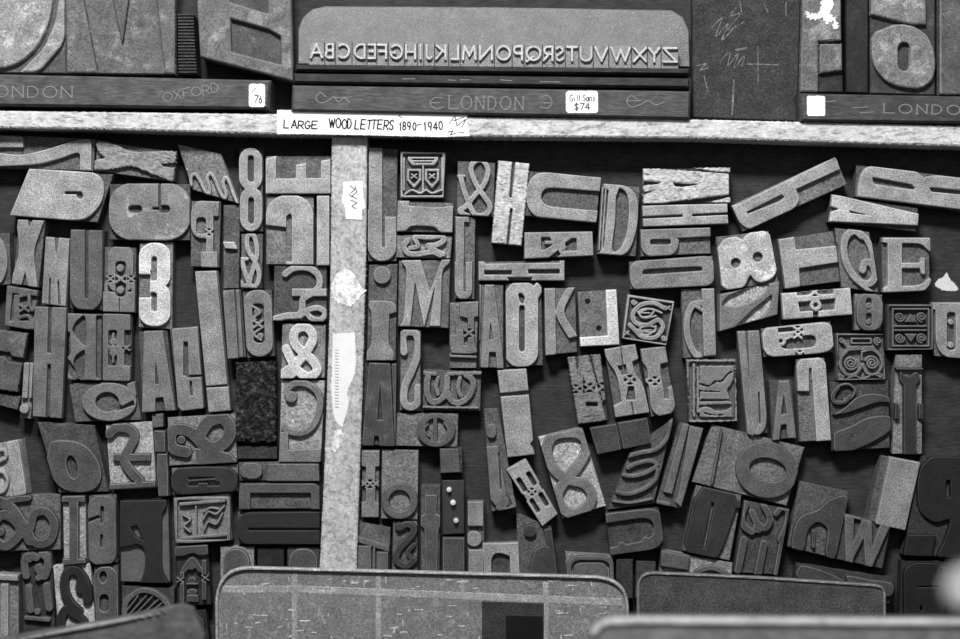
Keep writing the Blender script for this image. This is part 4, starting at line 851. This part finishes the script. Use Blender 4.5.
def high_tray(label, outline, z0, z1, tone, rimtone, edge, legs, wdt, name='wooden_tray'):
    cx = sum(p[0] for p in outline)/len(outline); cy = sum(p[1] for p in outline)/len(outline)
    loc, lf = frame_of(cx, cy, 0, 0, z1)
    root = thing(name, label, 'tray', loc, 0)
    v, f = prism(outline, z0, z1, lf, 1.0, .001); mesh_obj('tray_board', v, f, M_PLANK, root, tone)
    raised('pale_edge', [Ln(wdt, *edge)], outline, z1+.0035, z1-.0005, lf, M_PAINT, root, rimtone, cell=1.5, bev=.8, wall=.6, label='pale front edge')
    v, f = prism(legs, 0, z0+.0002, lf, .5); mesh_obj('tray_support', v, f, M_PLANK, root, 60)
    return root, lf
high_tray('blurred tray edge nearest the camera, with a pale rim, across the bottom right corner', [(590,636),(594,626),(606,619),(640,617),(1100,620),(1100,1000),(590,1000)], .285, .300, 112, 190,
          (594,632,600,624,612,621.5,640,620.5,1100,623.5), [(600,860),(1090,860),(1090,990),(600,990)], 5)
high_tray('blurred dark tray edge slanting up to the right, in the bottom left corner', [(-80,652),(0,639),(100,622),(180,605),(192,609),(204,636),(206,900),(-80,900)], .150, .165, 92, 150,
          (-80,654,0,641,100,624,181,607), [(-70,790),(190,790),(190,890),(-70,890)], 3.5)

# soft white knob on a stick leaning over from the near tray
z = .90
loc, lf = frame_of(972, 596, 0, .300, z)
kn = thing('round_knob', 'very blurred white round knob on a thin stick at the right edge', 'knob', loc, 0)
def uvs(c, r, m=20, k=12):
    v = []; f = []
    for j in range(k+1):
        th = math.pi*j/k
        for i in range(m):
            ph = 2*math.pi*i/m; v.append((c[0]+r*math.sin(th)*math.cos(ph), c[1]+r*math.sin(th)*math.sin(ph), c[2]+r*math.cos(th)))
    for j in range(k):
        for i in range(m): f.append((j*m+i, (j+1)*m+i, (j+1)*m+(i+1) % m, j*m+(i+1) % m))
    return v, f
c = lf(968, 590, z)
v, f = uvs(c, .009); o = mesh_obj('knob_head', v, f, M_PAPER, kn, 225)
for pgn in o.data.polygons: pgn.use_smooth = True
e = lf(1400, 900, .3005)
ax = np.array(e) - np.array(c); u = np.cross(ax, (0, 0, 1)); u /= np.linalg.norm(u); w_ = np.cross(ax, u); w_ /= np.linalg.norm(w_)
v = []; f = []
for q_, base in enumerate((c, e)):
    for i in range(12):
        a = 2*math.pi*i/12; v.append(tuple(np.array(base) + 0.0025*(u*math.cos(a) + w_*math.sin(a))))
for i in range(12): f.append((i, (i+1) % 12, 12+(i+1) % 12, 12+i))
mesh_obj('stick', v, f, M_PLANK, kn, 90)

# ================================================================== camera, light, view
cam = bpy.data.cameras.new('camera'); co = bpy.data.objects.new('camera', cam); COL.objects.link(co)
co.location = (0, 0, ZT + D); co.rotation_euler = (0, 0, 0)
cam.sensor_width = 36; cam.lens = 36*D/.96; cam.clip_start = .02; cam.clip_end = 20
cam.dof.use_dof = True; cam.dof.focus_distance = D; cam.dof.aperture_fstop = 1.4
SC.camera = co
w = bpy.data.worlds.new('world'); SC.world = w; w.use_nodes = True
bg = w.node_tree.nodes['Background']; bg.inputs[0].default_value = (1, 1, 1, 1); bg.inputs[1].default_value = .07
def area(name, loc, target, size, power):
    l = bpy.data.lights.new(name, 'AREA'); l.shape = 'RECTANGLE'; l.size, l.size_y = size; l.energy = power
    o = bpy.data.objects.new(name, l); COL.objects.link(o); o.location = loc
    d = np.array(target) - np.array(loc); from mathutils import Vector
    o.rotation_euler = Vector(d).to_track_quat('-Z', 'Y').to_euler(); return o
area('window_light', (-.25, 1.75, 1.75), (0, .0, 0), (.6, .35), 108)
area('ceiling_light', (.5, .7, 2.2), (0.1, .05, 0), (1.4, 1.0), 6)
vs = SC.view_settings; SC.display_settings.display_device = 'sRGB'
vs.view_transform = 'Standard'; vs.look = 'None'; vs.gamma = 1; vs.use_curve_mapping = False; vs.exposure = 0
